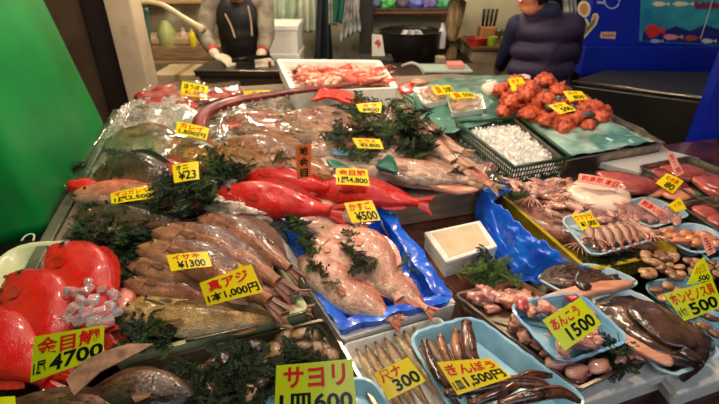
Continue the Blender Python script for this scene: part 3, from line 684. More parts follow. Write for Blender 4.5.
card('large yellow card on the dark eels reading 1,500 yen', [(437, 362), (491, 358), (512, 377), (458, 395)], .03, [('ぎんぽう', M_RED, .06, .95, .1, .46), ('1皿', M_INK, .03, .2, .62, .88), ('1,500円', M_INK, .24, .96, .52, .92)], tilt=55, p0=S(488, 388, .06))
# ================================================================== well with white lidded box
wb = empty('lidded_foam_box', frame_px((421, 262), (496, 250), -.13)[0], 'white foam box with a taped lid standing in the hollow below the steel step', 'box')
def wq(h, ins=0):
    q = [S(424, 232, -.06), S(480, 220, -.06), S(498, 246, -.06), S(446, 262, -.06)]; c = sum(q, Vector())/4
    return [p+(c-p).normalized()*ins+Vector((0, 0, h)) for p in q]
prism('box_body', wq(-.024, .004), .052, M_STY, wb, .004); prism('lid', wq(.0), .022, M_STY, wb, .005)
lidq = wq(.001, .028); solid('wet_label', lidq, [[0, 1, 2, 3]], .001, mat('lid_paper', s2l(232, 206, 170), s2l(222, 190, 150), 18, .5), wb)
poly('wet_board', [(S(x, y, -.13).x, S(x, y, -.13).y) for x, y in ((404, 250), (478, 226), (540, 282), (462, 298))], -.128, .006, M_BROWNF)
tag(bpy.data.objects['wet_board'], 'wet reddish brown board in the hollow under the white lidded box', 'board')
sprigs([(480, 258, -.05), (486, 268, -.04), (492, 276, -.02), (476, 270, -.04), (500, 282, .0), (484, 282, -.02), (498, 268, -.02), (470, 280, -.04), (508, 276, .0)], 'loose green sprig standing at the near corner of the white lidded box', 'sprigs by the lidded box', 1.0, (3, 1, 2))
# ================================================================== blue-film crate and yellow crate
M_YEL = mat('yellow_crate', s2l(206, 176, 36), s2l(168, 138, 24), 10, .35, coat=.4)
tray('yellow_crate', 'yellow plastic crate of small pinkish squid behind the blue film', 'crate', [(497, 190), (566, 178), (680, 250), (588, 270)], .01, .08, M_YEL, .04, .008, .015, lip=.006)
sheet_px('blue_film', 'glossy wrinkled blue plastic film hanging down beside the yellow crate', 'plastic film',
  [[(482, 190, .015), (514, 219, .015), (550, 246, .015), (588, 270, .015)], [(474, 204, -.06), (500, 238, -.06), (528, 262, -.06), (560, 278, -.06)], [(474, 222, -.125), (492, 252, -.125), (510, 275, -.125), (538, 286, -.11)]], M_BLUEF, .0015, .011, 26, 18)
sheet_px('blue_film', 'strip of blue plastic film folded over the far end of the yellow crate', 'plastic film',
  [[(478, 190, .01), (510, 182, .015), (548, 178, .01)], [(492, 200, .012), (522, 187, .02), (552, 184, .01)]], M_BLUEF, .0015, .01, 16, 8)
poly('styrofoam_slab', [(S(x, y, -.08).x, S(x, y, -.08).y) for x, y in ((520, 262), (560, 244), (590, 266), (548, 282))], -.085, .045, M_STY)
tag(bpy.data.objects['styrofoam_slab'], 'white foam edge showing under the blue film beside the hollow', 'foam box')
sqm = mat('squid_pink', s2l(226, 180, 156), s2l(170, 104, 88), 30, .2, coat=.8, bump=.3, det=6)
sqm2 = mat('squid_mauve', s2l(206, 150, 130), s2l(128, 78, 70), 26, .2, coat=.8, bump=.3, det=6)
def make_squid(m):
    root = empty('small_squid', Vector((0, 0, 0)), 'x', 'squid')
    v, f = tube_mesh([(-.045, 0, .012), (-.03, 0, .013), (0, 0, .014), (.02, 0, .013)], [.003, .011, .014, .012], 10); mk('mantle', v, f, m, root)
    fv = [(-.046, 0, .016), (-.032, .02, .014), (-.02, .008, .018), (-.02, -.008, .018), (-.032, -.02, .014)]
    mk('fins', fv+[(a, b, c-.002) for a, b, c in fv], [[0, 1, 2, 3, 4], [9, 8, 7, 6, 5]]+[[i, i+5, (i+1) % 5+5, (i+1) % 5] for i in range(5)], m, root, False)
    v2, f2 = ICO[2]; hd = mk('head', [Vector((q.x*.01+.028, q.y*.011, q.z*.009+.012)) for q in v2], f2, m, root)
    for s in (1, -1): mk('eye', [Vector((q.x*.0035+.03, q.y*.003+s*.0095, q.z*.0035+.014)) for q in v2], f2, M_BLACK, hd)
    ps = []
    for k in range(6):
        a = (k-2.5)*.28; ps.append(tube_mesh([(.034, .004*(k-2.5), .012), (.05, .02*a+.004*(k-2.5), .012), (.066, .06*a, .005)], [.0032, .0026, .0012], 6))
    V, Q = merge(ps); mk('arms', V, Q, m, root); return root
SQ = [make_squid(sqm), make_squid(sqm2)]
used = [0, 0]
def put(protos, used, px, py, h, yaw, sc_, label, group, tilt=0, rnd=.3):
    k = random.randrange(len(protos)); o = protos[k] if not used[k] else copy_tree(protos[k]); used[k] = 1
    o.matrix_world = Matrix.Translation(S(px, py, h)) @ Matrix.Rotation(math.radians(yaw), 4, 'Z') @ Matrix.Rotation(math.radians(tilt)+random.uniform(-rnd, rnd), 4, 'Y') @ Matrix.Rotation(random.uniform(-rnd, rnd), 4, 'X') @ Matrix.Scale(sc_, 4)
    o['label'] = label; o['group'] = group; return o
blob('squid_heap_base', 'wet pink mass of squid filling the bottom of the yellow crate', 'squid', 575, 222, -.04, (.26, .15, .05), sqm2, -40, 3, .2, 3, .2)
for _ in range(60):
    u = random.random(); v = random.random()
    a = Vector((510, 190)).lerp(Vector((564, 182)), u); b = Vector((590, 250)).lerp(Vector((664, 242)), u); p = a.lerp(b, v)
    put(SQ, used, p.x, p.y-3, .008+random.uniform(0, .018), random.uniform(0, 360), random.uniform(.8, 1.15), 'small pinkish squid heaped in the yellow crate', 'squid in the yellow crate')
tray('foam_tray', 'pale blue tray of small upright fish set on the squid in the yellow crate', 'tray', [(560, 218), (592, 210), (656, 238), (592, 256)], .035, .03, M_PBLUET, .04, .003, .02, lip=.004, wave=.0015, wk=120)
smskin = fishmat('small_fish_skin', s2l(226, 190, 164), s2l(190, 130, 104), s2l(130, 84, 72), rough=.2, scales=220, mott=8, lo=.1, m2=.45, hi=.8)
for k, (hx, hy, tx, ty) in enumerate([(592, 226, 606, 250), (600, 224, 616, 248), (608, 222, 625, 247), (616, 221, 634, 245), (624, 222, 642, 243), (584, 222, 596, 246), (630, 228, 650, 240)]):
    fish('small_fish', 'small pinkish fish laid side by side in the pale blue tray on the yellow crate', (hx, hy), (tx, ty), .03, 'bream', smskin, pkfin, hs=.85, thick=.9, group='small fish in the pale blue tray', eye=.03, roll=5)
card('yellow card lying on the squid in the yellow crate', [(571, 215), (590, 212), (601, 226), (582, 230)], .06, [('ウマヅラ', M_RED, .06, .94, .06, .44), ('¥1,000', M_INK, .12, .92, .52, .92)], tilt=60)
# ================================================================== long steel tray of pink lumps, angler trays
tray('steel_tray', 'long steel tray of pink liver lumps running along the front', 'tray', [(456, 294), (516, 279), (656, 352), (578, 388)], .0, .045, M_STEEL, .015, .003, .01, lip=.005)
liv = mat('liver_pink', s2l(244, 184, 158), s2l(212, 124, 104), 16, .18, coat=1, bump=.35, bscale=30, sss=.15)
liv2 = mat('liver_mauve', s2l(214, 146, 130), s2l(150, 84, 78), 14, .18, coat=1, bump=.35, bscale=30)
n = 0
for _ in range(95):
    u = random.random(); v = random.random()
    a = Vector((468, 292)).lerp(Vector((516, 284)), u); b = Vector((578, 376)).lerp(Vector((642, 352)), u); p = a.lerp(b, v); s = random.uniform(.014, .024)
    blob('liver_lump', 'wet pink liver lump in the long steel tray', 'liver', p.x, p.y, random.uniform(-.03, -.005), (s*1.5, s, s*.8), random.choice([liv, liv, liv2]), random.uniform(0, 180), amp=.35, freq=1.6, ridge=.2, group='liver lumps in the long steel tray')
for (x, y, a) in ((576, 372, 20), (600, 366, 25), (622, 358, 30), (560, 362, 10), (640, 350, 20)):
    blob('liver_lobe', 'large smooth pink lobe along the near edge of the long steel tray', 'liver', x, y, .005, (.034, .02, .017), liv, a, amp=.2, freq=1.2, group='large lobes at the near edge')
tray('foam_tray', 'light blue fluted tray of pink offal with the lime 1500 card', 'tray', [(507, 304), (578, 291), (632, 340), (560, 364)], .045, .035, M_BLUES, .045, .004, .02, lip=.004, wave=.0025, wk=150)
for _ in range(30):
    u = random.random(); v = random.random()
    a = Vector((518, 304)).lerp(Vector((574, 297)), u); b = Vector((562, 350)).lerp(Vector((616, 336)), u); p = a.lerp(b, v); s = random.uniform(.011, .019)
    blob('offal_piece', 'pink and red offal piece in the light blue tray under the 1500 card', 'offal', p.x, p.y, .035+random.uniform(0, .02), (s*1.5, s, s*.8), random.choice([liv, liv, mat('offal_red', s2l(206, 84, 74), s2l(150, 50, 48), 16, .15, coat=1), liv2]), random.uniform(0, 180), amp=.35, freq=1.7, ridge=.2, group='offal in the light blue tray')
card('lime yellow card reading 1500 on the pink offal', [(543, 320), (581, 297), (602, 324), (565, 351)], .06, [('あんこう', M_RED, .08, .78, .1, .44), ('1500', M_INK, .26, .93, .5, .9)], M_CARDG, tilt=50, p0=S(583, 338, .095))
sprigs([(608, 342, .03), (612, 350, .03), (618, 356, .02), (616, 364, .0), (622, 346, .02), (630, 340, .02), (612, 372, -.02)], 'dark sprig hanging over the near corner of the offal tray', 'sprigs by the offal tray', .8, (0, 2))
# flatfish tray
tray('foam_tray', 'pale blue tray with a dark flatfish and a long pink fin', 'tray', [(532, 276), (594, 262), (644, 282), (584, 302)], .01, .03, M_PBLUET, .05, .004, .02, lip=.004, wave=.001)
flat = fishmat('flatfish_skin', s2l(96, 66, 46), s2l(64, 44, 34), s2l(40, 28, 24), spot=s2l(120, 84, 60), rough=.14, scales=160, mott=6)
flatfin = mat('flat_fin', s2l(70, 44, 32), s2l(40, 26, 20), 20, .3, coat=.8, stretch=(1, 8, 1))
fish('flatfish', 'dark brown flatfish in the pale blue tray behind the 1500 card', (538, 278), (626, 276), .0, 'bream', flat, flatfin, hs=1.0, thick=.22, group=None, eye=.014)
fil = mat('fillet_pink', s2l(232, 172, 140), s2l(206, 128, 100), 10, .25, coat=.7, bump=.25, stretch=(1, 5, 1))
def slab_px(name, label, cat, px, h, th, m, group=None, parent=None):
    W = [S(x, y, h) for x, y in px]; n = len(W); L = []
    dense = []
    for i in range(n):
        p0, p1, p2, p3 = W[i-1], W[i], W[(i+1) % n], W[(i+2) % n]
        for k in range(4):
            t = k/4; dense.append(.5*((2*p1)+(p2-p0)*t+(2*p0-5*p1+4*p2-p3)*t*t+(-p0+3*p1-3*p2+p3)*t**3))
    c = sum(dense, Vector())/len(dense); vs = []; k = len(dense)
    for f, z in ((.92, -th), (1, -th*.6), (1.0, -th*.3), (.9, 0), (.6, th*.12), (.25, th*.15)):
        for p in dense:
            q = c+(p-c)*f; q.z = c.z+(q.z-c.z)+z; q += noise.noise_vector(q*24)*th*.24; vs.append(q)
    fs = []
    for a in range(5):
        for i in range(k): fs.append([a*k+i, a*k+(i+1) % k, (a+1)*k+(i+1) % k, (a+1)*k+i])
    fs.append([5*k+i for i in range(k)]); fs.append([i for i in range(k-1, -1, -1)])
    o = mkw(name, vs, fs, m, parent)
    if not parent: tag(o, label, cat, group)
    return o
slab_px('fish_strip', 'long pink fish strip along the front of the flatfish tray', 'fish piece', [(540, 296), (575, 285), (610, 279), (636, 279), (626, 286), (600, 292), (570, 300), (548, 303)], .028, .018, fil)
slab_px('fish_strip', 'dark fin piece standing out of the flatfish tray', 'fish piece', [(574, 278), (580, 270), (584, 282), (592, 286), (582, 288)], .04, .015, flatfin)
# big flounder tray
tray('foam_tray', 'white fluted tray with the large shiny dark fish hanging out of it', 'tray', [(586, 294), (632, 288), (726, 352), (668, 378)], .01, .045, M_PBLUET, .05, .004, .03, lip=.005, wave=.002, wk=140)
slab_px('angler_fish', 'large shiny dark brown skinned fish filling the white fluted tray', 'fish', [(598, 300), (622, 294), (650, 300), (682, 314), (712, 334), (716, 350), (690, 360), (660, 352), (628, 336), (602, 316)], .035, .045, mat('dark_wet_skin', s2l(124, 84, 60), s2l(30, 20, 17), 16, .2, coat=.6, bump=1, bscale=34, lo=.35, hi=.62, det=8))
af = [o for o in bpy.data.objects if o.name == 'angler_fish'][0]
slab_px('belly_edge', None, None, [(604, 318), (640, 336), (672, 356), (668, 364), (640, 352), (612, 334)], .03, .012, fil, parent=af)
slab_px('pectoral_fin', None, None, [(628, 306), (654, 304), (686, 324), (700, 344), (672, 344), (644, 326)], .055, .014, mat('skin_dark2', s2l(90, 60, 46), s2l(34, 23, 20), 18, .22, coat=.6, bump=1, bscale=34, det=7), parent=af)
tp = [S(682, 350, .045), S(690, 354, .045), S(696, 358, .03), S(690, 368, -.0), S(681, 380, -.04)]
tube('tail', tp, [.022, .024, .022, .018, .008], mat('skin_dark2', (0, 0, 0)), af, 10, .4)
# right trays
tray('foam_tray', 'sky blue tray of clams behind the large dark fish', 'tray', [(640, 284), (690, 274), (760, 330), (728, 352)], .0, .04, M_BLUET, .05, .004, .02, lip=.004, wave=.0015, wk=120)
clm = [mat('clam_tan', s2l(196, 148, 104), s2l(130, 86, 56), 20, .3, coat=.4, bump=.4), mat('clam_brown', s2l(150, 104, 70), s2l(84, 54, 36), 20, .3, coat=.4, bump=.4)]
for (x, y) in [(656, 290), (668, 286), (664, 298), (680, 292), (676, 304), (690, 300), (700, 312), (712, 318), (716, 306), (704, 326), (716, 334), (690, 316)]:
    shellfish(x, y, .012, .018, random.uniform(0, 360), random.choice(clm), 'brown clam in the sky blue tray around the large 500 card', 'clams in the sky blue tray', 'clam')
for _ in range(44):
    x = random.uniform(640, 724); y = random.uniform(253, 279)
    if x > 690 and y < 262: y += 8
    shellfish(x, y, .01+random.uniform(0, .02), random.uniform(.013, .02), random.uniform(0, 360), random.choice(clm), 'brown shellfish in the loose heap behind the 500 card', 'heaped shellfish behind the yellow crate', 'whelk')
card('big lime card reading 500 stuck in the clams', [(664, 294), (714, 280), (724, 306), (685, 321)], .04, [('ホンビノス貝', M_RED, .04, .95, .06, .48), ('1個', M_INK, .02, .2, .58, .86), ('500', M_INK, .26, .9, .52, .93)], M_CARDG, tilt=45, p0=S(702, 318, .05))
card('narrow lime card with red writing above the big 500 card', [(697, 263), (704, 257), (713, 280), (687, 285)], .05, [('ホンビノス', M_RED, .14, .8, .2, .6), ('500', M_INK, .4, .9, .7, .95)], M_CARDG, tilt=45, p0=S(700, 283, .06))
sprigs([(600, 258, .0), (612, 262, .0), (620, 256, .0), (606, 268, .0), (626, 264, .0), (590, 262, .0), (636, 256, .0)], 'dark sprig at the near end of the yellow crate', 'sprigs by the yellow crate', .8, (0, 2))
# white foam boxes along the front edge
def foam_box(label, q, depth, m=M_STY, name='styrofoam_box', wall=True):
    root = empty(name, Matrix.Translation(sum([S(*p, 0) for p in q], Vector())/4+Vector((0, 0, -depth-.05))), label, 'box')
    prism('box_body', [S(x, y, -.075) for x, y in q], depth, m, root, .01)
    prism('rim', [S(x, y, -.052)+(S(x, y, 0)-sum([S(*p, 0) for p in q], Vector())/4).normalized()*.008 for x, y in q], .03, m, root, .006)
foam_box('white foam box under the near end of the long steel tray', [(545, 372), (630, 335), (672, 372), (566, 408)], .22)
foam_box('bluish white foam box under the large dark fish at the front edge', [(640, 342), (700, 326), (772, 360), (680, 392)], .22)
foam_box('white foam box under the fluted blue eel tray at the very front', [(420, 360), (528, 345), (572, 402), (470, 440)], .22)
# ================================================================== REAR LEFT: ice with big fish
M_FILM = film_mat('clear_film', (.97, .97, .96), .06)
gg = fishmat('grey_green_skin', s2l(226, 206, 164), s2l(150, 132, 84), s2l(92, 80, 48), rough=.25, scales=120, mott=5)
dk = fishmat('dark_green_skin', s2l(140, 106, 78), s2l(86, 66, 44), s2l(44, 40, 26), rough=.2, scales=110, mott=5)
ye = fishmat('ochre_skin', s2l(232, 176, 84), s2l(214, 146, 44), s2l(120, 84, 30), spot=s2l(140, 92, 40), rough=.22, scales=150)
mr = fishmat('mottled_red_skin', s2l(224, 150, 120), s2l(196, 84, 66), s2l(150, 50, 44), spot=s2l(160, 60, 50), rough=.25, scales=150, mott=9)
pko = fishmat('pink_orange_skin', s2l(240, 190, 158), s2l(232, 146, 112), s2l(216, 110, 80), rough=.25, scales=160, mott=5)
gpr = fishmat('grouper_skin', s2l(238, 194, 148), s2l(184, 122, 80), s2l(124, 70, 44), spot=s2l(96, 64, 42), rough=.25, scales=130, mott=7, lo=.1, m2=.45, hi=.8)
grd = fishmat('grouper_red_skin', s2l(244, 196, 164), s2l(206, 112, 84), s2l(144, 60, 44), spot=s2l(140, 70, 50), rough=.25, scales=130, mott=7)
pale = fishmat('pale_fish_skin', s2l(250, 220, 196), s2l(234, 180, 152), s2l(184, 126, 104), spot=s2l(200, 146, 120), rough=.25, scales=150, mott=6)
darkfin = mat('dark_green_fin', s2l(60, 52, 34), s2l(32, 28, 20), 20, .35, coat=.5, stretch=(1, 8, 1))
tanfin = mat('tan_fin', s2l(176, 130, 92), s2l(130, 90, 62), 20, .35, coat=.5, stretch=(1, 8, 1))
fish('grouper', 'grey green fish arching behind the dark grouper near the green sheet', (102, 134), (214, 140), .03, 'bream', gg, tanfin, hs=.95, thick=.6, roll=38, eye=.02, bend=.02)
fish('dark_grouper', 'dark green brown grouper with an arched back nearest the green sheet', (94, 160), (206, 172), .03, 'bream', dk, darkfin, hs=1.0, thick=.6, roll=38, eye=.02, bend=.02)
fish('ochre_fish', 'ochre yellow fish beneath the yellow 1,500 card', (160, 134), (262, 172), .04, 'grouper', ye, tanfin, hs=.75, thick=.6, roll=30, eye=.02)
fish('red_rockfish', 'mottled red fish between the dark grouper and the ochre fish', (142, 160), (222, 182), .04, 'grouper', mr, mat('rosy_fin', s2l(190, 90, 70), s2l(140, 60, 50), 20, .35, coat=.5), hs=1.0, thick=.6, roll=30, eye=.03, iris=M_EYER)
G = 'pink orange fish wrapped in clear film'
fish('pink_fish', 'pink orange fish with a bright red snout pointing at the green sheet', (72, 186), (206, 190), .03, 'grouper', pko, pkfin, hs=.72, thick=.6, roll=30, group=G, eye=.02)
fish('pink_fish', 'pale orange fish lying behind the one with the bright red snout', (92, 170), (190, 172), .04, 'grouper', pko, pkfin, hs=.75, thick=.6, roll=30, group=G, eye=.02)
blob('red_fish_cut', 'bright red fish head cut poking from the film at the left edge of the ice', 'fish piece', 84, 186, .05, (.065, .036, .03), redskin, 0, amp=.15)
G = 'grey fish in front of the wrapped pink ones'
fish('grey_fish', 'dark grey green fish whose back shows just below the 2,500 card', (76, 210), (200, 218), .02, 'grouper', dk, darkfin, hs=.7, thick=.6, roll=24, group=G, eye=.02)
fish('grey_fish', 'tan and grey fish at the left edge below the dark grey green one', (70, 226), (168, 236), .01, 'long', gg, tanfin, hs=1.1, thick=.6, roll=20, group=G, eye=.02)
blob('fish_steak', 'pale pink fish steak beneath the green sprig right of the 2,500 card', 'fish piece', 170, 196, .04, (.06, .04, .025), mat('steak_pink', s2l(232, 180, 156), s2l(206, 132, 106), 20, .25, coat=.8, bump=.3), 20, amp=.25, freq=1.5)
# wrapped red pieces at the back left
redp = mat('red_flesh', s2l(214, 34, 34), s2l(232, 120, 104), 14, .15, coat=1, bump=.3, lo=.45, hi=.7)
for (x, y, a, s) in ((150, 96, 10, 1.1), (164, 90, 30, 1), (176, 98, 0, 1), (186, 106, -20, 1.1), (204, 98, 20, 1), (218, 96, -10, 1.1), (232, 92, 0, .9), (158, 104, 0, 1)):
    blob('red_fish_piece', 'red fish piece under clear film at the back left corner of the display', 'fish piece', x, y, .05, (.07*s, .035*s, .028), redp, a, amp=.2, group='red pieces at the back left')
for (x, y, a) in ((140, 112, 0), (170, 112, 20), (196, 116, 0), (128, 118, 30)):
    blob('grey_fish_piece', 'grey green fish piece in clear film behind the arched fish', 'fish piece', x, y, .035, (.09, .04, .03), mat('gg_piece', s2l(150, 140, 100), s2l(84, 80, 50), 12, .2, coat=.8), a, amp=.2, group='grey pieces behind the arched fish')
ice_field('crushed_ice', 'crushed ice at the left edge around the grouper tails', [(-1.2, 1.98), (-1.06, 1.93), (-.88, 2.05), (-.82, 2.3), (-1.0, 2.44), (-1.24, 2.32)], .06, .02, M_ICE, .02, 900, .016)
ice_field('crushed_ice', 'small patch of crushed ice on the back of the dark grouper', [(-.93, 1.98), (-.74, 1.96), (-.72, 2.06), (-.86, 2.14)], .15, .01, M_ICE, .02, 160, .014)
# octopus arm
octm = mat('octopus_maroon', s2l(138, 54, 44), s2l(84, 26, 26), 16, .35, coat=.25, bump=.35, bscale=50)
oc = empty('octopus_arm', S(210, 125, .1), 'long maroon octopus arm curving over the big groupers', 'octopus arm')
opts = [(232, 152, .06), (210, 146, .08), (199, 128, .12), (208, 112, .14), (236, 101, .15), (270, 95, .15), (304, 90, .15), (336, 87, .14), (358, 84, .13)]
P = [S(*p) for p in opts]; rr = [.014, .026, .034, .032, .026, .022, .019, .016, .012]
tube('body', P, rr, octm, oc, 14, .8)
vs2, f2 = ICO[2]; ps = []
for i in range(1, len(P)-1):
    for k in range(4):
        c = P[i].lerp(P[i+1], k/4)+Vector((.0, -.8, -.35)).normalized()*rr[i]*.95; ps.append(([c+v*rr[i]*.2 for v in vs2], f2))
V, Q = merge(ps); mkw('suckers', V, Q, mat('sucker_pale', s2l(196, 116, 100), rough=.25, coat=.8), oc)
# big groupers in the centre back
G = 'big brown groupers at the back centre'
fish('big_grouper', 'large tan grouper with its head inside the bend of the octopus arm', (214, 136), (356, 160), .05, 'grouper', gpr, tanfin, hs=1.05, thick=.6, roll=36, group=G, eye=.022, open_m=.004)
fish('big_grouper', 'reddish grouper lying behind the large tan one under the octopus arm', (226, 112), (330, 132), .07, 'grouper', grd, tanfin, hs=.85, thick=.6, roll=34, group=G, eye=.024)
fish('big_grouper', 'brown headed grouper with a pale belly in front of the white foam box', (270, 110), (404, 130), .07, 'grouper', gpr, tanfin, hs=.95, thick=.6, roll=36, group=G, eye=.024)
fish('big_grouper', 'long pale brown fish behind the green sprigs at the back centre', (300, 146), (452, 152), .035, 'long', pale, tanfin, hs=1.3, thick=.6, roll=28, group=G, eye=.02)
slab_px('red_fish_tail', 'bright red fish tail sticking up in front of the white foam box', 'fish piece', [(310, 80), (324, 87), (346, 90), (370, 103), (350, 103), (330, 96), (312, 99), (318, 90)], .15, .015, redskin)
blob('red_gill_piece', 'red gill piece on the head of the large tan grouper', 'fish piece', 230, 126, .13, (.04, .02, .015), redp, 10, amp=.3)
# wrapped pale fish with teal paper
slab_px('wrapped_fillet', 'pale fish wrapped in clear film with teal green paper ends', 'wrapped fish', [(312, 152), (334, 146), (372, 150), (406, 156), (392, 170), (352, 168), (322, 166)], .09, .05, mat('fillet_pale', s2l(240, 220, 196), s2l(222, 176, 150), 10, .2, coat=.8))
wf = bpy.data.objects['wrapped_fillet']; teal = mat('teal_paper', s2l(20, 116, 92), s2l(10, 84, 70), 30, .4, bump=.4)
slab_px('paper', None, None, [(326, 158), (340, 162), (350, 168), (334, 168)], .12, .012, teal, parent=wf)
slab_px('paper', None, None, [(376, 164), (390, 154), (398, 170), (384, 168)], .12, .014, teal, parent=wf)
slab_px('label_strip', None, None, [(334, 150), (356, 150), (356, 154), (334, 154)], .125, .004, mat('pale_blue_label', s2l(130, 180, 220), rough=.4), parent=wf)
# right of centre: pale fish and frames
G = 'pale fish right of the sprigs on the ice'
fish('pale_fish', 'pale pink fish pointing at the teal sheet, its tail down by the green basket', (382, 104), (472, 164), .06, 'grouper', pale, tanfin, hs=.72, thick=.6, roll=22, group=G, eye=.0)
fish('pale_fish', 'long pale brown fish lying above the orange tinted one, behind the steel step', (366, 162), (486, 178), .03, 'long', pale, tanfin, hs=1.25, thick=.6, roll=26, group=G, eye=.0)
fish('pale_fish', 'brown orange fish just behind the edge of the steel step', (372, 170), (478, 187), .01, 'long', grd, tanfin, hs=1.0, thick=.6, roll=22, group=G, eye=.0)
fish('pale_fish', 'short mottled fish beside the corner of the green ice basket', (432, 152), (506, 186), .04, 'grouper', grd, tanfin, hs=.8, thick=.6, roll=20, group=G, eye=.02)
fish('pale_fish', 'pale fish between the sprigs and the green ice basket', (400, 126), (476, 150), .05, 'grouper', pale, tanfin, hs=.7, thick=.6, roll=26, group=G, eye=.02)
slab_px('fish_fillet', 'pale pink fillet along the edge of the steel step near the blue film', 'fish piece', [(408, 170), (430, 168), (470, 180), (478, 188), (452, 190), (424, 182)], .05, .022, fil)
blob('squid_piece', 'small glistening squid piece by the green ice basket', 'squid', 486, 168, .03, (.05, .03, .02), sqm2, 40, amp=.3)
# bright red snappers in the middle
G = 'bright red fish across the middle of the display'
fish('red_snapper', 'large bright red fish across the middle, its head by the ice bag', (216, 184), (352, 202), .035, 'grouper', redskin, redfin, hs=.85, thick=.6, roll=32, group=G, eye=.026, iris=M_EYER)
fish('red_snapper', 'bright red fish behind the orange paper card, second from the camera', (238, 162), (346, 182), .05, 'grouper', redskin, redfin, hs=.85, thick=.6, roll=34, group=G, eye=.028, iris=M_EYER)
fish('red_snapper', 'bright red fish beneath the middle yellow card, its tail towards the steel step', (310, 180), (438, 196), .03, 'grouper', redskin, redfin, hs=.75, thick=.6, roll=30, group=G, eye=.026, iris=M_EYER)
# bag of ice
M_BAG = film_mat('ice_bag_film', (.96, .95, .93), .1)
bag = blob('ice_bag', 'clear plastic bag full of ice below the red fish across the middle', 'bag of ice', 236, 208, .045, (.15, .085, .055), M_BAG, -20, 5, .3, 2.2, .25, sub=4)
blob('ice_bag', 'crumpled clear plastic bag by the left film of the bream box', 'bag of ice', 268, 204, .05, (.08, .06, .045), M_BAG, 30, 9, .35, 2.4, .3, sub=4)
M_ICEL = mat('packed_ice', s2l(240, 224, 206), s2l(200, 174, 150), 40, .25, trans=.2, bump=1, bscale=60)
vs, fs = blob_mesh((.13, .07, .042), 5, .3, 2.2, .3, 4); bi = mk('ice_fill', vs, fs, M_ICEL, bag); 
# sprigs at the back
sprigs(area(332, 420, 104, 136, 34, .17)+area(350, 440, 130, 152, 24, .13), 'green sprig spread over the fish in front of the white foam box', 'sprigs at the back centre', 1.15, (1, 0, 2))
sprigs(area(208, 250, 150, 178, 24, .11), 'dark green sprig left of the red fish across the middle', 'sprigs left of the middle red fish', 1.05, (0, 1, 2))
sprigs(area(262, 296, 148, 160, 10, .15), 'small green sprig beside the orange paper card', 'sprigs at the orange card', .8, (1, 0))
sprigs(area(156, 214, 172, 208, 28, .1), 'green sprig on the pale fish steak right of the 2,500 card', 'sprigs right of the 2,500 card', 1.0, (0, 1, 2))
sprigs(area(84, 150, 204, 252, 42, .04)+area(80, 130, 222, 236, 12, .05), 'dark seaweed sprig between the grey fish and the bright red fish', 'seaweed above the red fish', 1.05, (0, 1, 0))
sprigs(area(120, 156, 236, 280, 16, .03), 'dark sprig along the left rim of the greenish foam box', 'sprigs at the greenish box rim', .9, (0, 0, 1))
sprigs(area(100, 146, 152, 172, 10, .1), 'dark green sprig hanging on the belly of the dark grouper', 'sprigs on the dark grouper', .9, (0,))
sprigs(area(434, 460, 160, 176, 5, .08)+area(500, 520, 186, 200, 5, .05), 'small sprig by the far end of the yellow crate or the pale fish', 'sprigs near the green basket', .7, (1, 2))
sprigs(area(66, 80, 160, 172, 6, .03), 'dark sprig at the left rim beside the green sheet', 'sprigs at the left rim', .9, (0, 1))
# films over the back fish
sheet_px('clear_film', 'clear film stretched over the arched groupers at the left', 'plastic film', [[(112, 118, .1), (150, 104, .13), (200, 108, .13)], [(92, 148, .1), (150, 134, .17), (206, 140, .15)], [(84, 168, .03), (146, 160, .12), (212, 164, .1)]], M_FILM, .0008, .01, 12, 12)
sheet_px('clear_film', 'clear film over the pink orange fish, its corner reaching the left rim', 'plastic film', [[(96, 162, .06), (140, 164, .1), (188, 170, .1)], [(62, 184, .04), (120, 186, .11), (180, 190, .1)], [(76, 204, .04), (124, 204, .07), (176, 206, .07)]], M_FILM, .0008, .01, 12, 12)
sheet_px('clear_film', 'clear film over the red pieces at the back left corner', 'plastic film', [[(150, 84, .1), (190, 78, .12), (240, 84, .11)], [(128, 104, .09), (180, 96, .13), (244, 98, .12)], [(124, 122, .07), (180, 116, .1), (200, 112, .1)]], M_FILM, .0008, .012, 12, 12)
sheet_px('clear_film', 'clear film over the large tan grouper', 'plastic film', [[(222, 112, .16), (280, 112, .18), (352, 124, .15)], [(216, 136, .14), (280, 132, .19), (360, 142, .14)], [(222, 158, .08), (290, 154, .12), (350, 156, .12)]], M_FILM, .0008, .012, 12, 12)
sheet_px('clear_film', 'clear film over the pale fish between the sprigs and the steel step', 'plastic film', [[(384, 146, .08), (440, 148, .09), (490, 160, .07)], [(376, 176, .08), (440, 180, .08), (500, 188, .04)]], M_FILM, .0008, .01, 14, 12)
# cards on the left back
card('small yellow card standing on the red pieces at the back left', [(182, 81), (208, 86), (206, 98), (180, 95)], .11, [('ほうぼう', M_INK, .1, .9, .1, .5), ('¥1,200', M_RED, .15, .85, .55, .9)], tilt=40)
card('yellow card above the ochre fish with red writing and 1,500', [(177, 121), (209, 128), (206, 140), (175, 133)], .17, [('カレイ', M_RED, .12, .85, .06, .46), ('1,500円', M_INK, .1, .95, .52, .92)], tilt=45)
card('yellow card with thick black writing right of the dark grouper', [(172, 165), (198, 161), (199, 179), (174, 183)], .13, [('オニ', M_INK, .12, .62, .08, .36), ('¥23', M_INK, .2, .9, .42, .92)], tilt=50)
card('wide yellow card lying on the pink orange fish reading 2,500', [(110, 193), (151, 185), (154, 198), (111, 204)], .09, [('マコガレイ', M_RED, .1, .9, .06, .46), ('1尾2,500', M_INK, .08, .95, .52, .92)], tilt=60)
card('thin yellow card behind the octopus arm', [(243, 91), (270, 90), (272, 95), (244, 96)], .12, [('タイ', M_INK, .3, .7, .2, .8)], tilt=25)
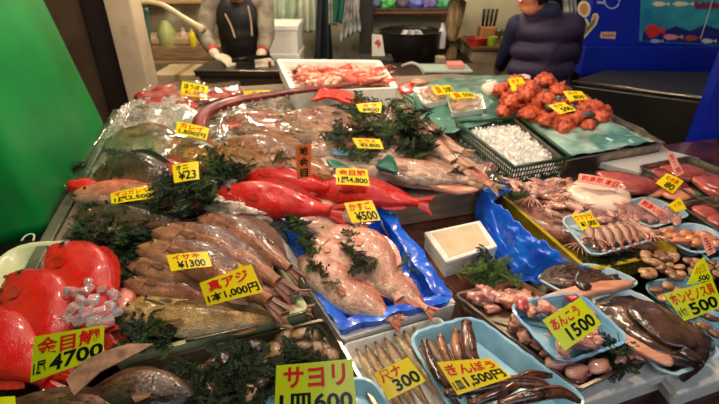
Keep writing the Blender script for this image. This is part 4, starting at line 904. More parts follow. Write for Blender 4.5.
card('yellow card at the left foot of the sprigs, farther one of the pair', [(356, 104), (382, 102), (381, 113), (360, 112)], .19, [('タラ', M_RED, .2, .8, .1, .45), ('¥800', M_INK, .15, .9, .5, .9)], tilt=45)
card('yellow card in the sprigs just above the teal wrapped fish', [(352, 138), (380, 139), (384, 149), (358, 148)], .19, [('ヒラメ', M_RED, .2, .8, .1, .45), ('¥3,800', M_INK, .15, .9, .5, .9)], tilt=45)
card('upright orange paper card with black writing on the middle red fish', [(296, 146), (311, 144), (311, 178), (297, 179)], .17, [('地', M_INK, .22, .8, .04, .3), ('金', M_INK, .18, .84, .36, .64), ('目', M_INK, .25, .8, .7, .95)], M_CARDO, tilt=12)
card('yellow card leaning on the middle red fish reading 4,800', [(336, 168), (367, 169), (370, 186), (336, 184)], .13, [('金目鯛', M_RED, .08, .92, .08, .46), ('1尾4,800', M_INK, .06, .96, .52, .92)], tilt=50)
# ================================================================== white foam box of prawns at the back
pb = tray('styrofoam_box', 'white foam box of red prawns at the far end of the stall', 'box', [(276, 59), (380, 60), (399, 88), (292, 92)], .12, .10, M_STY, .03, .022, .006)
prm = [mat('prawn_red', s2l(206, 60, 44), s2l(232, 130, 104), 22, .25, coat=.7), mat('prawn_pale', s2l(226, 190, 160), s2l(190, 120, 96), 22, .25, coat=.7)]
def make_prawn(m):
    root = empty('prawn', Vector((0, 0, 0)), 'x', 'prawn')
    P = [(-.04, 0, .008), (-.02, .012, .011), (0, .015, .012), (.02, .009, .01), (.036, -.006, .007)]
    v, f = tube_mesh(P, [.008, .0105, .01, .008, .004], 8); mk('body', v, f, m, root)
    v, f = tube_mesh([(.035, -.006, .007), (.05, -.018, .006)], [.003, .009], 6, .25); mk('tail_fan', v, f, m, root)
    ps = [tube_mesh([(-.03+.012*k, .0, .006), (-.034+.012*k, -.012, .002)], [.0012, .0008], 4) for k in range(5)]
    V, Q = merge(ps); mk('legs', V, Q, m, root)
    ps = [tube_mesh([(-.042, .002*s, .01), (-.06, .015*s+.01, .016), (-.05, .03*s+.02, .012)], [.001, .0008, .0005], 4) for s in (1, -1)]
    V, Q = merge(ps); mk('feelers', V, Q, m, root); return root
PR = [make_prawn(prm[0]), make_prawn(prm[1])]; pused = [0, 0]
for _ in range(80):
    u = random.random(); v = random.random(); x = 302+78*u+v*4; y = 72+13*v
    put(PR, pused, x, y, .08+random.uniform(0, .025), random.uniform(0, 360), random.uniform(1.3, 1.9), 'red prawn heaped in the white foam box at the far end', 'prawns in the white foam box')
sprigs([(296, 70, .11), (300, 74, .11), (304, 68, .11), (384, 84, .11), (376, 84, .12)], 'dark grey green weed in a corner of the prawn box', 'weed in the prawn box', .9, (0,))
# ================================================================== teal sheet with packs, orange sea squirts
M_TEAL = mat('teal_sheet', s2l(92, 142, 122), s2l(58, 104, 90), 5, .4, bump=.6, bscale=12, coat=.3)
sheet_px('teal_sheet', 'teal green plastic sheet spread under the shell packs', 'plastic sheet', [[(424, 82, .06), (470, 76, .06), (524, 76, .06)], [(404, 94, .07), (462, 94, .08), (528, 98, .06)], [(418, 112, .05), (462, 112, .07), (530, 112, .05)], [(444, 134, .03), (470, 128, .06), (512, 118, .05)]], M_TEAL, .002, .007, 15, 16)
M_PACK = film_mat('pack_film', (.95, .95, .95), .12)
def pack(label, q, h, cq):
    t = tray('shell_pack', label, 'food pack', q, h, .03, M_STY, .02, .004, .01)
    inside = [Vector(p) for p in q]; c = sum(inside, Vector((0, 0)))/4
    for k in range(22):
        u = random.random(); v = random.random(); p = inside[0].lerp(inside[1], u).lerp(inside[3].lerp(inside[2], u), v); p = c+(p-c)*.75
        b = blob('shellfish_meat', None, None, p.x, p.y, h-.012, (.026, .017, .012), liv2 if k % 2 else fil, random.uniform(0, 180), parent=t, sub=2)
    m = solid('film_cover', [S(x, y, h+.008) for x, y in q], [[0, 1, 2, 3]], .001, M_PACK, t)
    m.parent = t; card('yellow card on ' + label, cq, h+.02, [('貝', M_RED, .1, .4, .1, .9), ('500', M_INK, .5, .95, .2, .85)], tilt=60)
pack('the clear shellfish pack nearer the white prawn box', [(412, 88), (438, 84), (452, 99), (424, 104)], .1, [(431, 87), (450, 85), (456, 93), (437, 95)])
pack('the brown shellfish pack beside the white lump', [(446, 97), (482, 94), (486, 108), (452, 113)], .1, [(449, 93), (472, 92), (476, 97), (454, 99)])
blob('tofu_lump', 'smooth white lump between the shell packs and the orange heap', 'white lump', 491, 90, .08, (.055, .045, .045), mat('white_lump', s2l(240, 216, 200), rough=.35, sss=.2), 20, amp=.12, freq=1.2)
blob('white_lump', 'small white lump behind the farther orange card', 'white lump', 524, 78, .13, (.035, .03, .02), mat('white_lump', (0, 0, 0)), 0, amp=.12)
blob('pink_meat', 'pink meat piece on the teal sheet behind the shell packs', 'meat', 420, 82, .09, (.05, .03, .02), fil, 10, amp=.2)
slab_px('red_tray', 'red piece at the corner of the teal sheet by the prawn box', 'fish piece', [(398, 84), (412, 82), (414, 90), (402, 92)], .08, .015, redp)
orm = mat('orange_squirt', s2l(220, 104, 62), s2l(172, 58, 30), 46, .45, coat=.15, bump=1, bscale=70)
gryb = mat('grey_shell', s2l(96, 92, 86), s2l(56, 54, 52), 22, .4, coat=.3, bump=.5)
for (x, y, h, s, a) in [(504, 92, .09, 1, 10), (516, 84, .12, 1, 40), (530, 90, .12, 1, 0), (544, 82, .12, 1, 20), (558, 92, .1, 1, 60), (512, 100, .09, 1.05, 30), (526, 104, .08, 1.1, 0), (542, 102, .1, 1, 80), (510, 110, .05, 1, 20), (530, 116, .06, 1.15, 45), (548, 120, .06, 1.15, 10), (562, 110, .08, 1.1, 0), (566, 126, .05, 1.1, 30), (580, 116, .07, 1.1, 70), (596, 120, .05, 1, 10), (576, 102, .08, 1, 0), (590, 108, .07, .9, 0), (548, 128, .04, 1, 0), (602, 112, .04, .8, 0), (520, 94, .13, 1, 0), (582, 128, .04, .9, 0)]:
    root = blob('sea_squirt', 'knobbly orange sea squirt in the heap on the teal lined tray', 'sea squirt', x, y, h, (.058*s, .05*s, .044*s), orm, a, amp=.2, freq=2.4, ridge=.28, group='orange sea squirts', sub=4)
    root = blob('sea_squirt', 'knobbly orange sea squirt in the heap on the teal lined tray', 'sea squirt', x+random.uniform(-8, 8), y+random.uniform(-4, 3), h+.03, (.034, .03, .03), orm, a, amp=.3, freq=2.2, ridge=.3, group='orange sea squirts')
for (x, y, h) in [(560, 100, .12), (572, 110, .12), (586, 116, .1), (552, 108, .12), (594, 124, .06), (536, 86, .14), (568, 90, .1), (604, 124, .04)]:
    blob('grey_shell', 'grey blue shell lying between the orange sea squirts', 'shell', x, y, h, (.034, .022, .02), gryb, random.uniform(0, 90), amp=.3, ridge=.3, group='grey shells in the orange heap')
for lb, q, tx in [('orange yellow card standing farthest back in the orange heap', [(508, 79), (522, 77), (528, 89), (513, 91)], '¥600'), ('yellow card at the far right of the orange heap', [(563, 91), (582, 91), (588, 99), (570, 101)], '800'), ('orange yellow card low in the middle of the orange heap', [(548, 105), (564, 102), (577, 110), (560, 114)], '500')]:
    card(lb, q, .16, [('ホヤ', M_RED, .15, .7, .1, .45), (tx, M_INK, .3, .9, .5, .9)], tilt=50)
# big steel tray with teal water
M_AQ = mat('teal_ice_sheet', s2l(168, 200, 184), s2l(84, 134, 120), 7, .2, coat=.8, bump=.4, lo=.4, hi=.6)
bt = tray('steel_tray', 'big deep steel tray lined with wet teal plastic behind the green basket', 'tray', [(506, 112), (600, 108), (665, 143), (566, 160)], .07, .075, M_STEEL, .02, .003, .006, lip=.008)
sheet_px('wet_teal_liner', 'wet pale teal plastic spread in the big steel tray', 'plastic sheet', [[(514, 115, .06), (598, 112, .06)], [(568, 156, .06), (656, 141, .06)]], M_AQ, .002, .008, 14, 20)
# green basket of ice
M_BASK = mat('green_basket', s2l(30, 72, 44), s2l(18, 50, 32), 12, .4, coat=.3)
def basket():
    rim = [S(456, 122, .07), S(520, 118, .07), S(571, 158, .07), S(514, 168, .07)]; c = sum(rim, Vector())/4
    bot = [c+(p-c)*.93-Vector((0, 0, .075)) for p in rim]
    root = empty('plastic_basket', c-Vector((0, 0, .075)), 'dark green slatted plastic basket filled with crushed ice', 'basket')
    rr_ = rim+[rim[0]]
    ps = []
    for t in (0, .33, .66, 1):
        q = [a.lerp(b, t) for a, b in zip(rim, bot)]
        for i in range(4): ps.append(tube_mesh([q[i], q[(i+1) % 4]], [.006 if t == 0 else .003]*2, 6))
    for i in range(4):
        a, b = rim[i], rim[(i+1) % 4]; a2, b2 = bot[i], bot[(i+1) % 4]; m = int((b-a).length/.014)
        for k in range(m+1): ps.append(tube_mesh([a.lerp(b, k/m), a2.lerp(b2, k/m)], [.0026]*2, 4))
    V, Q = merge(ps); mkw('basket_sides', V, Q, M_BASK, root, False)
    ps = []
    for i in range(4):
        ps.append(tube_mesh([rim[i]+Vector((0, 0, .002)), rim[(i+1) % 4]+Vector((0, 0, .002))], [.008, .008], 8))
    V, Q = merge(ps); mkw('rim', V, Q, M_BASK, root)
    solid('basket_bottom', bot, [[0, 1, 2, 3]], .004, M_BASK, root)
    inn = [c+(p-c)*.94 for p in rim]
    P2 = [(p.x, p.y) for p in inn]
    o = ice_field('crushed_ice', 'heap of crushed ice filling the dark green basket', P2, .06, .012, M_ICE, .014, 1400, .012)
basket()
# ================================================================== RIGHT TRAYS
M_GT = mat('green_tray', s2l(40, 120, 60), s2l(28, 96, 46), 10, .35, coat=.4)
slab_px('streaked_fish_half', 'pale fish side with bright red streaks at the far end of the yellow crate', 'fish piece', [(568, 186), (584, 176), (612, 180), (632, 192), (628, 206), (604, 206), (584, 200)], .05, .045, mat('pale_red_streak', s2l(244, 216, 192), s2l(220, 40, 30), 7, .2, coat=.8, lo=.6, hi=.68))
slab_px('dull_fish_half', 'dull red fish side leaning behind the streaked pale one', 'fish piece', [(596, 170), (626, 172), (660, 182), (650, 190), (620, 186)], .06, .03, mat('dull_red', s2l(190, 96, 80), s2l(130, 50, 44), 10, .2, coat=.8))
card('pale orange paper strip with red writing on the streaked fish side', [(580, 173), (624, 181), (618, 189), (578, 181)], .09, [('刺身用 本日', M_RED, .06, .94, .15, .85)], M_CARDP, tilt=55)
tray('foam_tray', 'green foam tray of orange pink fillets at the right of the display', 'tray', [(624, 184), (660, 174), (702, 194), (668, 206)], .03, .025, M_GT, .02, .004, .015, lip=.004)
for (q, lb) in (([(628, 184), (650, 178), (676, 186), (660, 194), (642, 192)], 'orange pink fillet nearest the streaked fish side in the green tray'), ([(656, 180), (668, 178), (696, 192), (684, 198), (664, 194)], 'orange pink fillet behind the diamond shaped card in the green tray')):
    slab_px('fillet', lb, 'fish piece', q, .04, .018, mat('salmon_fillet', s2l(232, 128, 96), s2l(240, 160, 130), 16, .22, coat=.7, stretch=(1, 6, 1)))
card('diamond turned yellow card between the fillets reading 80', [(667, 173), (684, 181), (673, 194), (656, 183)], .06, [('むき身', M_RED, .15, .85, .12, .44), ('80', M_INK, .35, .85, .5, .92)], tilt=50)
tray('foam_tray', 'pale foam tray of sliced squid under film with a pink strip card', 'tray', [(612, 204), (650, 196), (692, 214), (650, 228)], .04, .025, M_PBLUET, .04, .004, .015, lip=.004)
for k in range(9):
    x = 622+k*6.5; y = 211+k*.6-(k % 2)*3
    slab_px('fish_slice', 'pinkish fish slice overlapping others in the pale tray with the pink strip', 'fish piece', [(x-4, y-5), (x+3, y-6), (x+8, y+5), (x+1, y+8)], .045, .012, mat('slice_pink', s2l(226, 176, 156), s2l(190, 116, 104), 16, .2, coat=.8), group='slices in the pale tray')
sheet_px('clear_film', 'clear film over the sliced fish in the pale tray', 'plastic film', [[(612, 204, .055), (652, 196, .055)], [(652, 226, .055), (692, 213, .055)]], M_FILM, .0006, .004, 20, 14)
card('pink paper strip with red writing on the sliced fish', [(644, 198), (668, 212), (662, 220), (638, 204)], .06, [('刺身いか', M_RED, .06, .94, .15, .85)], M_CARDP, tilt=55)
card('small yellow card at the corner of the sliced fish tray', [(668, 205), (680, 197), (687, 209), (676, 212)], .06, [('イカ', M_RED, .2, .8, .2, .55)], tilt=50)
tray('foam_tray', 'pale blue tray of orange brown roe at the right edge of the shellfish heap', 'tray', [(654, 230), (694, 222), (742, 240), (694, 254)], .03, .03, M_PBLUET, .04, .004, .015, lip=.004)
roe = mat('roe_orange', s2l(216, 140, 96), s2l(170, 92, 60), 16, .22, coat=.8, bump=.3)
for k in range(9):
    blob('roe_sac', 'orange brown roe sac in the pale blue tray at the right', 'roe', 668+k*6, 232+(k % 3)*4+k*.6, .035, (.03, .018, .014), roe, random.uniform(-40, 40), amp=.25, group='roe sacs')
card('narrow pink paper strip sticking out of the roe tray', [(700, 236), (708, 234), (716, 252), (708, 256)], .06, [('生', M_RED, .2, .8, .1, .5), ('子', M_RED, .2, .8, .55, .95)], M_CARDP, tilt=40)
tray('steel_tray', 'steel tray of reddish fish at the far right of the display', 'tray', [(640, 166), (690, 156), (770, 188), (716, 206)], .05, .045, M_STEEL, .015, .003, .006, lip=.006)
dr = mat('dark_red_fish', s2l(190, 92, 76), s2l(120, 44, 40), 10, .18, coat=.9, bump=.2)
for (q, lb) in (([(660, 166), (684, 162), (706, 170), (700, 178), (676, 174)], 'reddish fish piece at the far end of the far right steel tray'), ([(692, 176), (712, 172), (740, 186), (726, 194), (706, 188)], 'reddish fish piece at the near end of the far right steel tray'), ([(650, 170), (664, 168), (690, 184), (680, 188), (662, 180)], 'dark reddish fish piece along the left side of the far right steel tray')):
    slab_px('fish_piece', lb, 'fish piece', q, .045, .025, dr)
card('upright pink paper strip with red writing on the far right steel tray', [(667, 154), (673, 152), (684, 173), (676, 177)], .07, [('生', M_RED, .15, .8, .05, .3), ('食', M_RED, .15, .8, .35, .62), ('用', M_RED, .15, .8, .68, .95)], M_CARDP, tilt=35)
tray('steel_tray', 'steel tray of dark red slices below the far right tray', 'tray', [(678, 204), (716, 196), (775, 222), (724, 232)], .04, .035, M_STEEL, .015, .003, .006, lip=.006)
for (q, lb) in (([(692, 206), (708, 204), (722, 214), (708, 218)], 'red slice at the left of the lower steel tray'), ([(706, 216), (722, 212), (736, 222), (722, 226)], 'red slice at the near edge of the lower steel tray')):
    slab_px('fish_slice', lb, 'fish piece', q, .035, .018, dr)
tray('foam_tray', 'pale blue tray corner at the right edge below the roe tray', 'tray', [(694, 246), (730, 240), (770, 262), (720, 270)], .02, .03, M_BLUET, .04, .004, .015, lip=.004)
M_BLACKP = mat('black_plastic', s2l(26, 28, 26), rough=.4)
prism('plastic_board', [S(x, y, .0) for x, y in ((600, 196), (650, 168), (780, 190), (780, 245), (690, 262), (640, 224))], .03, M_BLACKP); tag(bpy.data.objects['plastic_board'], 'dark plastic board under the small trays at the right', 'board')
prism('plastic_sheet_board', [S(x, y, .03) for x, y in ((600, 162), (668, 150), (700, 158), (640, 172))], .03, mat('white_plastic', s2l(190, 186, 180), rough=.3)); tag(bpy.data.objects['plastic_sheet_board'], 'pale plastic lid between the big steel tray and the far right tray', 'lid')
# ================================================================== BACKGROUND
def bx(name, label, cat, x0, x1, y0, y1, z0, z1, m, group=None, bev=.006):
    o = box(name, x0, x1, y0, y1, z0, z1, m, None, bev); return tag(o, label, cat, group)
def quad_at(name, label, cat, q, Y, m, th=.004, group=None, parent=None):
    o = solid(name, [R(x, y, Y) for x, y in q], [list(range(len(q)))], th, m, parent)
    if not parent: tag(o, label, cat, group)
    return o
# cutting table with knife
ct = empty('cutting_table', Vector((-.74, 3.1, 0)), 'dark steel cutting table in front of the man in the black vest', 'table')
box('table_top', -1.06, -.44, 2.93, 3.22, .96, 1.0, M_STEELD, ct); box('front_panel', -1.04, -.46, 2.95, 2.97, .62, .96, mat('panel_brown', s2l(74, 58, 46), s2l(58, 46, 38), 5, .35, metal=.3), ct)
for x in (-1.02, -.48):
    for y in (2.98, 3.18): box('leg', x-.02, x+.02, y-.02, y+.02, 0, .96, M_STEELD, ct, .002)
tube('front_rim', [(-1.06, 2.93, .995), (-.44, 2.93, .995)], .009, M_STEEL, ct)
# man
def capsule(a, b, r1, r2, seg=14):
    a = Vector(a); b = Vector(b); v2, f2 = ICO[2]
    return [tube_mesh([a, b], [r1, r2], seg), ([a+v*r1 for v in v2], f2), ([b+v*r2 for v in v2], f2)]
def ell(c, r, rot=None):
    v2, f2 = ICO[3]; out = [Vector((v.x*r[0], v.y*r[1], v.z*r[2])) for v in v2]
    if rot is not None: out = [rot @ v for v in out]
    return [([Vector(c)+v for v in out], f2)]
def remesh(name, parts, m, parent, vox=.012, it=4):
    V, Q = merge(parts); o = mkw(name, V, Q, m, parent)
    a = o.modifiers.new('remesh', 'REMESH'); a.mode = 'VOXEL'; a.voxel_size = vox; a.use_smooth_shade = True
    s = o.modifiers.new('smooth', 'SMOOTH'); s.factor = .6; s.iterations = it; return o
M_SKIN = mat('skin', s2l(206, 128, 96), s2l(190, 110, 82), 12, .45, sss=.15)
M_HAIR = mat('hair_black', s2l(24, 18, 16), s2l(10, 8, 8), 60, .5, bump=.6, bscale=120)
def head_parts(c, rot):
    p = []
    p += [([Vector(c)+rot @ q for q in vs_], f_) for vs_, f_ in ell((0, 0, .02), (.077, .094, .1))]
    for cc, rr_ in (((0, -.035, -.055), (.052, .055, .055)), ((0, -.1, -.01), (.012, .018, .022)), ((0, -.092, .028), (.05, .012, .012)), ((0, -.088, -.05), (.026, .012, .012)), ((.078, .0, .0), (.01, .02, .032)), ((-.078, .0, .0), (.01, .02, .032))):
        p += [([Vector(c)+rot @ q for q in vs_], f_) for vs_, f_ in ell(cc, rr_)]
    return p
def face_bits(root, c, rot):
    for s in (1, -1):
        e = Vector(c)+rot @ Vector((.03*s, -.087, .008)); v2, f2 = ICO[2]
        ey = mkw('eye', [e+v*.012 for v in v2], f2, mat('eye_white', s2l(230, 220, 210), rough=.2), root); mkw('pupil', [e+rot @ Vector((0, -.008, 0))+v*.006 for v in v2], f2, M_BLACK, ey)
        mkw('eyebrow', [e+rot @ Vector((v.x*.018, -.008+v.y*.005, .022+v.z*.004)) for v in v2], f2, M_HAIR, root)
    m_ = Vector(c)+rot @ Vector((0, -.1, -.048)); v2, f2 = ICO[2]; mkw('lips', [m_+rot @ Vector((v.x*.022, v.y*.005, v.z*.006)) for v in v2], f2, mat('lips', s2l(160, 70, 60), rough=.4), root)
def hair_cap(root, c, rot, n='hair'):
    vs_, f_ = ICO[4]; keep = []
    out = []
    for v in vs_:
        k = 1+.04*noise.noise(v*9); q = Vector((v.x*.086*k, v.y*.102*k+.006, v.z*.108*k+.026)); out.append(Vector(c)+rot @ q)
    f2 = [f for f in f_ if all((vs_[i].z > .25 or (vs_[i].y > -.05 and vs_[i].z > -.85) or (vs_[i].y > -.4 and vs_[i].z > -.05)) for i in f)]
    o = mkw(n, out, f2, M_HAIR, root); md = o.modifiers.new('solid', 'SOLIDIFY'); md.thickness = .012; md.offset = -1; return o
def hand(c, d, up, closed=.6, s=1.0, thumb=1):
    """palm and five bent fingers from wrist c along d"""
    c = Vector(c); d = Vector(d).normalized(); sd = d.cross(Vector(up)).normalized()*thumb; u = sd.cross(d).normalized()*thumb
    if u.z < 0: u = -u
    parts = []
    pc = c+d*.045*s
    Rm = Matrix((sd, d, u)).transposed()
    parts += [([pc+Rm @ q for q in vs_], f_) for vs_, f_ in ell((0, 0, 0), (.04*s, .05*s, .017*s))]
    for k, (o_, l) in enumerate(((-.03, .062), (-.01, .075), (.01, .08), (.03, .068))):
        b = c+d*.078*s+sd*o_*s; a1 = .4*closed; a2 = 1.3*closed; a3 = 2.0*closed
        p = [b]
        for an, seg in ((a1, .42), (a2, .32), (a3, .26)):
            p.append(p[-1]+(d*math.cos(an)-u*math.sin(an))*l*seg*s)
        for i in range(3): parts += capsule(p[i], p[i+1], .0095*s-.0008*i, .0088*s-.0008*i, 8)
    b = c+d*.025*s+sd*.034*s; p1 = b+(d*.6+sd*.75-u*.2).normalized()*.036*s; p2 = p1+(d*.9+sd*.1-u*.4).normalized()*.03*s
    parts += capsule(b, p1, .013*s, .011*s, 8)+capsule(p1, p2, .011*s, .009*s, 8)
    return parts
man = empty('person', Vector((-.87, 3.5, 0)), 'man in grey sleeves, black vest and pale gloves bending over the cutting table', 'person')
neck = Vector((-.83, 3.36, 1.40)); pel = Vector((-.86, 3.58, .92)); hc = Vector((-.82, 3.26, 1.50)); hr = Matrix.Rotation(math.radians(32), 3, 'X')
shL = Vector((-1.03, 3.42, 1.36)); shR = Vector((-.66, 3.42, 1.36))
elL = R(206, 34, 3.3)+Vector((-.02, 0, 0)); elR = R(265, 36, 3.32)+Vector((.01, 0, 0))
wrL = R(215, 55, 3.12); wrR = R(261, 55, 3.12)
arms = capsule(shL, elL, .045, .04)+capsule(elL, wrL, .04, .028)+capsule(shR, elR, .045, .04)+capsule(elR, wrR, .04, .028)
h1 = hand(wrL, Vector((.8, -.35, -.28)), (0, 0, 1), .55, 1, -1); h2 = hand(wrR, Vector((.1, -.6, -.5)), (0, 0, 1), .5, 1, -1)
legs = capsule(pel+Vector((-.1, 0, -.02)), (-.98, 3.58, .48), .09, .06)+capsule((-.98, 3.58, .48), (-.98, 3.62, .08), .06, .04)+capsule(pel+Vector((.1, 0, -.02)), (-.74, 3.58, .48), .09, .06)+capsule((-.74, 3.58, .48), (-.74, 3.62, .08), .06, .04)+capsule((-.98, 3.62, .05), (-.98, 3.5, .035), .045, .035)+capsule((-.74, 3.62, .05), (-.74, 3.5, .035), .045, .035)
torso = capsule(pel, (-.85, 3.5, 1.16), .14, .14)+ell((-.845, 3.44, 1.27), (.17, .11, .13))+capsule(shL, shR, .05, .05)+capsule((-.84, 3.42, 1.34), hc, .06, .052)
remesh('body', torso+arms+legs+h1+h2+head_parts(hc, hr), M_SKIN, man, .009, 3)
face_bits(man, hc, hr); hair_cap(man, hc, hr)
M_GREYS = mat('grey_sleeve', s2l(158, 146, 126), s2l(112, 102, 88), 14, .8, bump=.6, bscale=12)
M_VEST = mat('black_vest', s2l(30, 24, 24), s2l(16, 13, 14), 10, .6, bump=.4, bscale=14)
cuL = elL.lerp(wrL, .62); cuR = elR.lerp(wrR, .62)
remesh('shirt', ell((-.845, 3.45, 1.26), (.185, .125, .15))+capsule(shL, shR, .065, .065)+capsule(shL, elL, .064, .058)+capsule(elL, cuL, .058, .046)+capsule(shR, elR, .064, .058)+capsule(elR, cuR, .058, .046)+capsule(pel, (-.85, 3.5, 1.16), .155, .155), M_GREYS, man, .013)
remesh('vest', ell((-.845, 3.42, 1.26), (.178, .135, .16))+capsule((-.93, 3.42, 1.36), (-.76, 3.42, 1.36), .072, .072)+capsule(pel+Vector((0, -.02, 0)), (-.85, 3.46, 1.16), .18, .175), M_VEST, man, .013)
remesh('trousers', [((lambda p: [q for q in p])(vs_), f_) for vs_, f_ in capsule(pel+Vector((-.1, 0, -.02)), (-.98, 3.58, .48), .105, .075)+capsule((-.98, 3.58, .48), (-.98, 3.62, .12), .075, .06)+capsule(pel+Vector((.1, 0, -.02)), (-.74, 3.58, .48), .105, .075)+capsule((-.74, 3.58, .48), (-.74, 3.62, .12), .075, .06)], M_VEST, man, .014)
M_CUFF = mat('red_cuff', s2l(196, 62, 40), s2l(170, 46, 32), 20, .7)
M_GLOVE = mat('pale_glove', s2l(226, 210, 180), s2l(206, 186, 156), 30, .5)
remesh('cuff', capsule(elL.lerp(wrL, .6), elL.lerp(wrL, .93), .036, .034), M_CUFF, man, .008); remesh('cuff', capsule(elR.lerp(wrR, .6), elR.lerp(wrR, .93), .036, .034), M_CUFF, man, .008)
remesh('glove', hand(wrL, Vector((.8, -.35, -.28)), (0, 0, 1), .55, 1.16, -1)+capsule(wrL, elL.lerp(wrL, .92), .033, .036), M_GLOVE, man, .005, 2)
remesh('glove', hand(wrR, Vector((.1, -.6, -.5)), (0, 0, 1), .5, 1.16, -1)+capsule(wrR, elR.lerp(wrR, .92), .033, .036), M_GLOVE, man, .005, 2)
for a, b in (((225, 14), (235, 38)), ((248, 6), (252, 36))):
    tube('apron_cord', [R(a[0], a[1], 3.2), R((a[0]+b[0])/2+1, (a[1]+b[1])/2, 3.21), R(b[0], b[1], 3.2)], .006, mat('cord_pale', s2l(190, 160, 130), rough=.7), man)
kn = empty('kitchen_knife', R(245, 58, 3.0), 'dark long knife held over the cutting table', 'knife')
a = R(232, 61, 3.0); b = R(247, 58, 3.0); c = R(270, 57, 3.0)
tube('handle', [a, b], [.012, .011], mat('knife_handle', s2l(30, 22, 18), rough=.4), kn)
solid('blade', [b+Vector((0, 0, .016)), b-Vector((0, 0, .018)), c-Vector((0, 0, .004)), c+Vector((0, 0, .014))], [[0, 1, 2, 3]], .003, mat('dark_blade', s2l(60, 56, 54), rough=.25, metal=.8), kn)
# second person
wom = empty('person', Vector((1.24, 3.2, 0)), 'person with short black hair in a dark purple padded vest, seen from behind', 'person')
n2 = Vector((1.17, 3.13, 1.355)); hc2 = Vector((1.10, 3.09, 1.425)); hr2 = Matrix.Rotation(math.radians(-112), 3, 'Z') @ Matrix.Rotation(math.radians(24), 3, 'X')
p2 = Vector((1.26, 3.2, .88)); sL = Vector((1.05, 3.18, 1.24)); sR = Vector((1.42, 3.18, 1.24))
eL = R(508, 48, 3.3); wL = R(500, 66, 3.5); eR = Vector((1.52, 3.32, 1.0)); wR = Vector((1.36, 3.55, .96))
lg = capsule(p2+Vector((-.09, 0, -.02)), (1.16, 3.2, .46), .09, .06)+capsule((1.16, 3.2, .46), (1.16, 3.18, .08), .06, .04)+capsule(p2+Vector((.09, 0, -.02)), (1.36, 3.2, .46), .09, .06)+capsule((1.36, 3.2, .46), (1.36, 3.18, .08), .06, .04)+capsule((1.16, 3.18, .05), (1.13, 3.32, .035), .045, .035)+capsule((1.36, 3.18, .05), (1.36, 3.32, .035), .045, .035)
remesh('body', capsule(p2, (1.25, 3.18, 1.1), .13, .13)+ell((1.24, 3.17, 1.17), (.16, .1, .13))+capsule(sL, sR, .05, .05)+capsule(n2-Vector((0, 0, .1)), hc2, .055, .05)+capsule(sL, eL, .045, .038)+capsule(eL, wL, .038, .027)+capsule(sR, eR, .045, .038)+capsule(eR, wR, .038, .027)+lg+hand(wL, (.3, .8, -.2), (0, 0, 1), .5)+hand(wR, (-.4, .8, -.1), (0, 0, 1), .5)+head_parts(hc2, hr2), M_SKIN, wom, .009, 3)
face_bits(wom, hc2, hr2); hair_cap(wom, hc2, hr2)
M_PUR = mat('purple_padding', s2l(52, 34, 66), s2l(36, 24, 50), 5, .6, bump=.5, bscale=10)
M_NAVY = mat('navy_sleeve', s2l(30, 30, 70), s2l(20, 20, 48), 8, .7, bump=.5, bscale=12)
vp = capsule(p2, (1.25, 3.17, 1.1), .15, .15)+capsule(n2+Vector((-.04, .0, -.045)), n2+Vector((.07, .0, -.055)), .075, .07)
for k in range(4): vp += ell((1.25, 3.165, .84+k*.122), (.235, .142, .105))
vp += capsule((1.09, 3.17, 1.24), (1.38, 3.17, 1.24), .085, .085)
remesh('padded_vest', vp, M_PUR, wom, .011, 3)
remesh('collar', capsule(n2+Vector((-.05, -.01, -.02)), n2+Vector((.055, -.01, -.03)), .07, .068), M_NAVY, wom, .01)
remesh('sleeve', capsule(sL, eL, .075, .062)+capsule(eL, wL, .062, .045), M_NAVY, wom, .012); remesh('sleeve', capsule(sR, eR, .075, .062)+capsule(eR, wR, .062, .045), M_NAVY, wom, .012)
remesh('trousers', capsule(p2+Vector((-.09, 0, -.02)), (1.16, 3.2, .46), .105, .075)+capsule((1.16, 3.2, .46), (1.16, 3.18, .12), .075, .06)+capsule(p2+Vector((.09, 0, -.02)), (1.36, 3.2, .46), .105, .075)+capsule((1.36, 3.2, .46), (1.36, 3.18, .12), .075, .06), M_VEST, wom, .014)
# beige hose arm and things on the left shelf
tube('hose', [R(136, 3, 3.25), R(150, 2, 3.22), R(165, 6, 3.2), R(182, 17, 3.18), R(195, 25, 3.15), R(203, 30, 3.12)], [.014, .014, .016, .018, .022, .03], mat('beige_hose', s2l(222, 204, 160), s2l(200, 180, 136), 10, .4)); tag(bpy.data.objects['hose'], 'thick beige hose arching from the cream post to the man at the cutting table', 'hose')
M_WOODL = mat('pale_wood', s2l(190, 154, 108), s2l(160, 124, 84), 4, .6, stretch=(1, 1, 9))
sh = empty('shelf_unit', Vector((-1.6, 4.2, 0)), 'pale wooden shelf unit against the back wall behind the cream post', 'shelf')
for z in (.45, .84, 1.3): box('shelf_board', -2.15, -1.0, 4.0 if z < 1 else 4.34, 4.5, z-.03, z, M_WOODL, sh)
for x in (-2.13, -1.02):
    for y in (4.03, 4.47): box('upright', x-.025, x+.025, y-.025, y+.025, 0, 1.5, M_WOODL, sh)
bx('wooden_crate', 'weathered wooden crate on the middle board of the shelf unit', 'crate', -1.95, -1.2, 4.02, 4.4, .845, .96, mat('crate_wood', s2l(176, 144, 104), s2l(130, 100, 68), 6, .7, stretch=(1, 1, 8)))
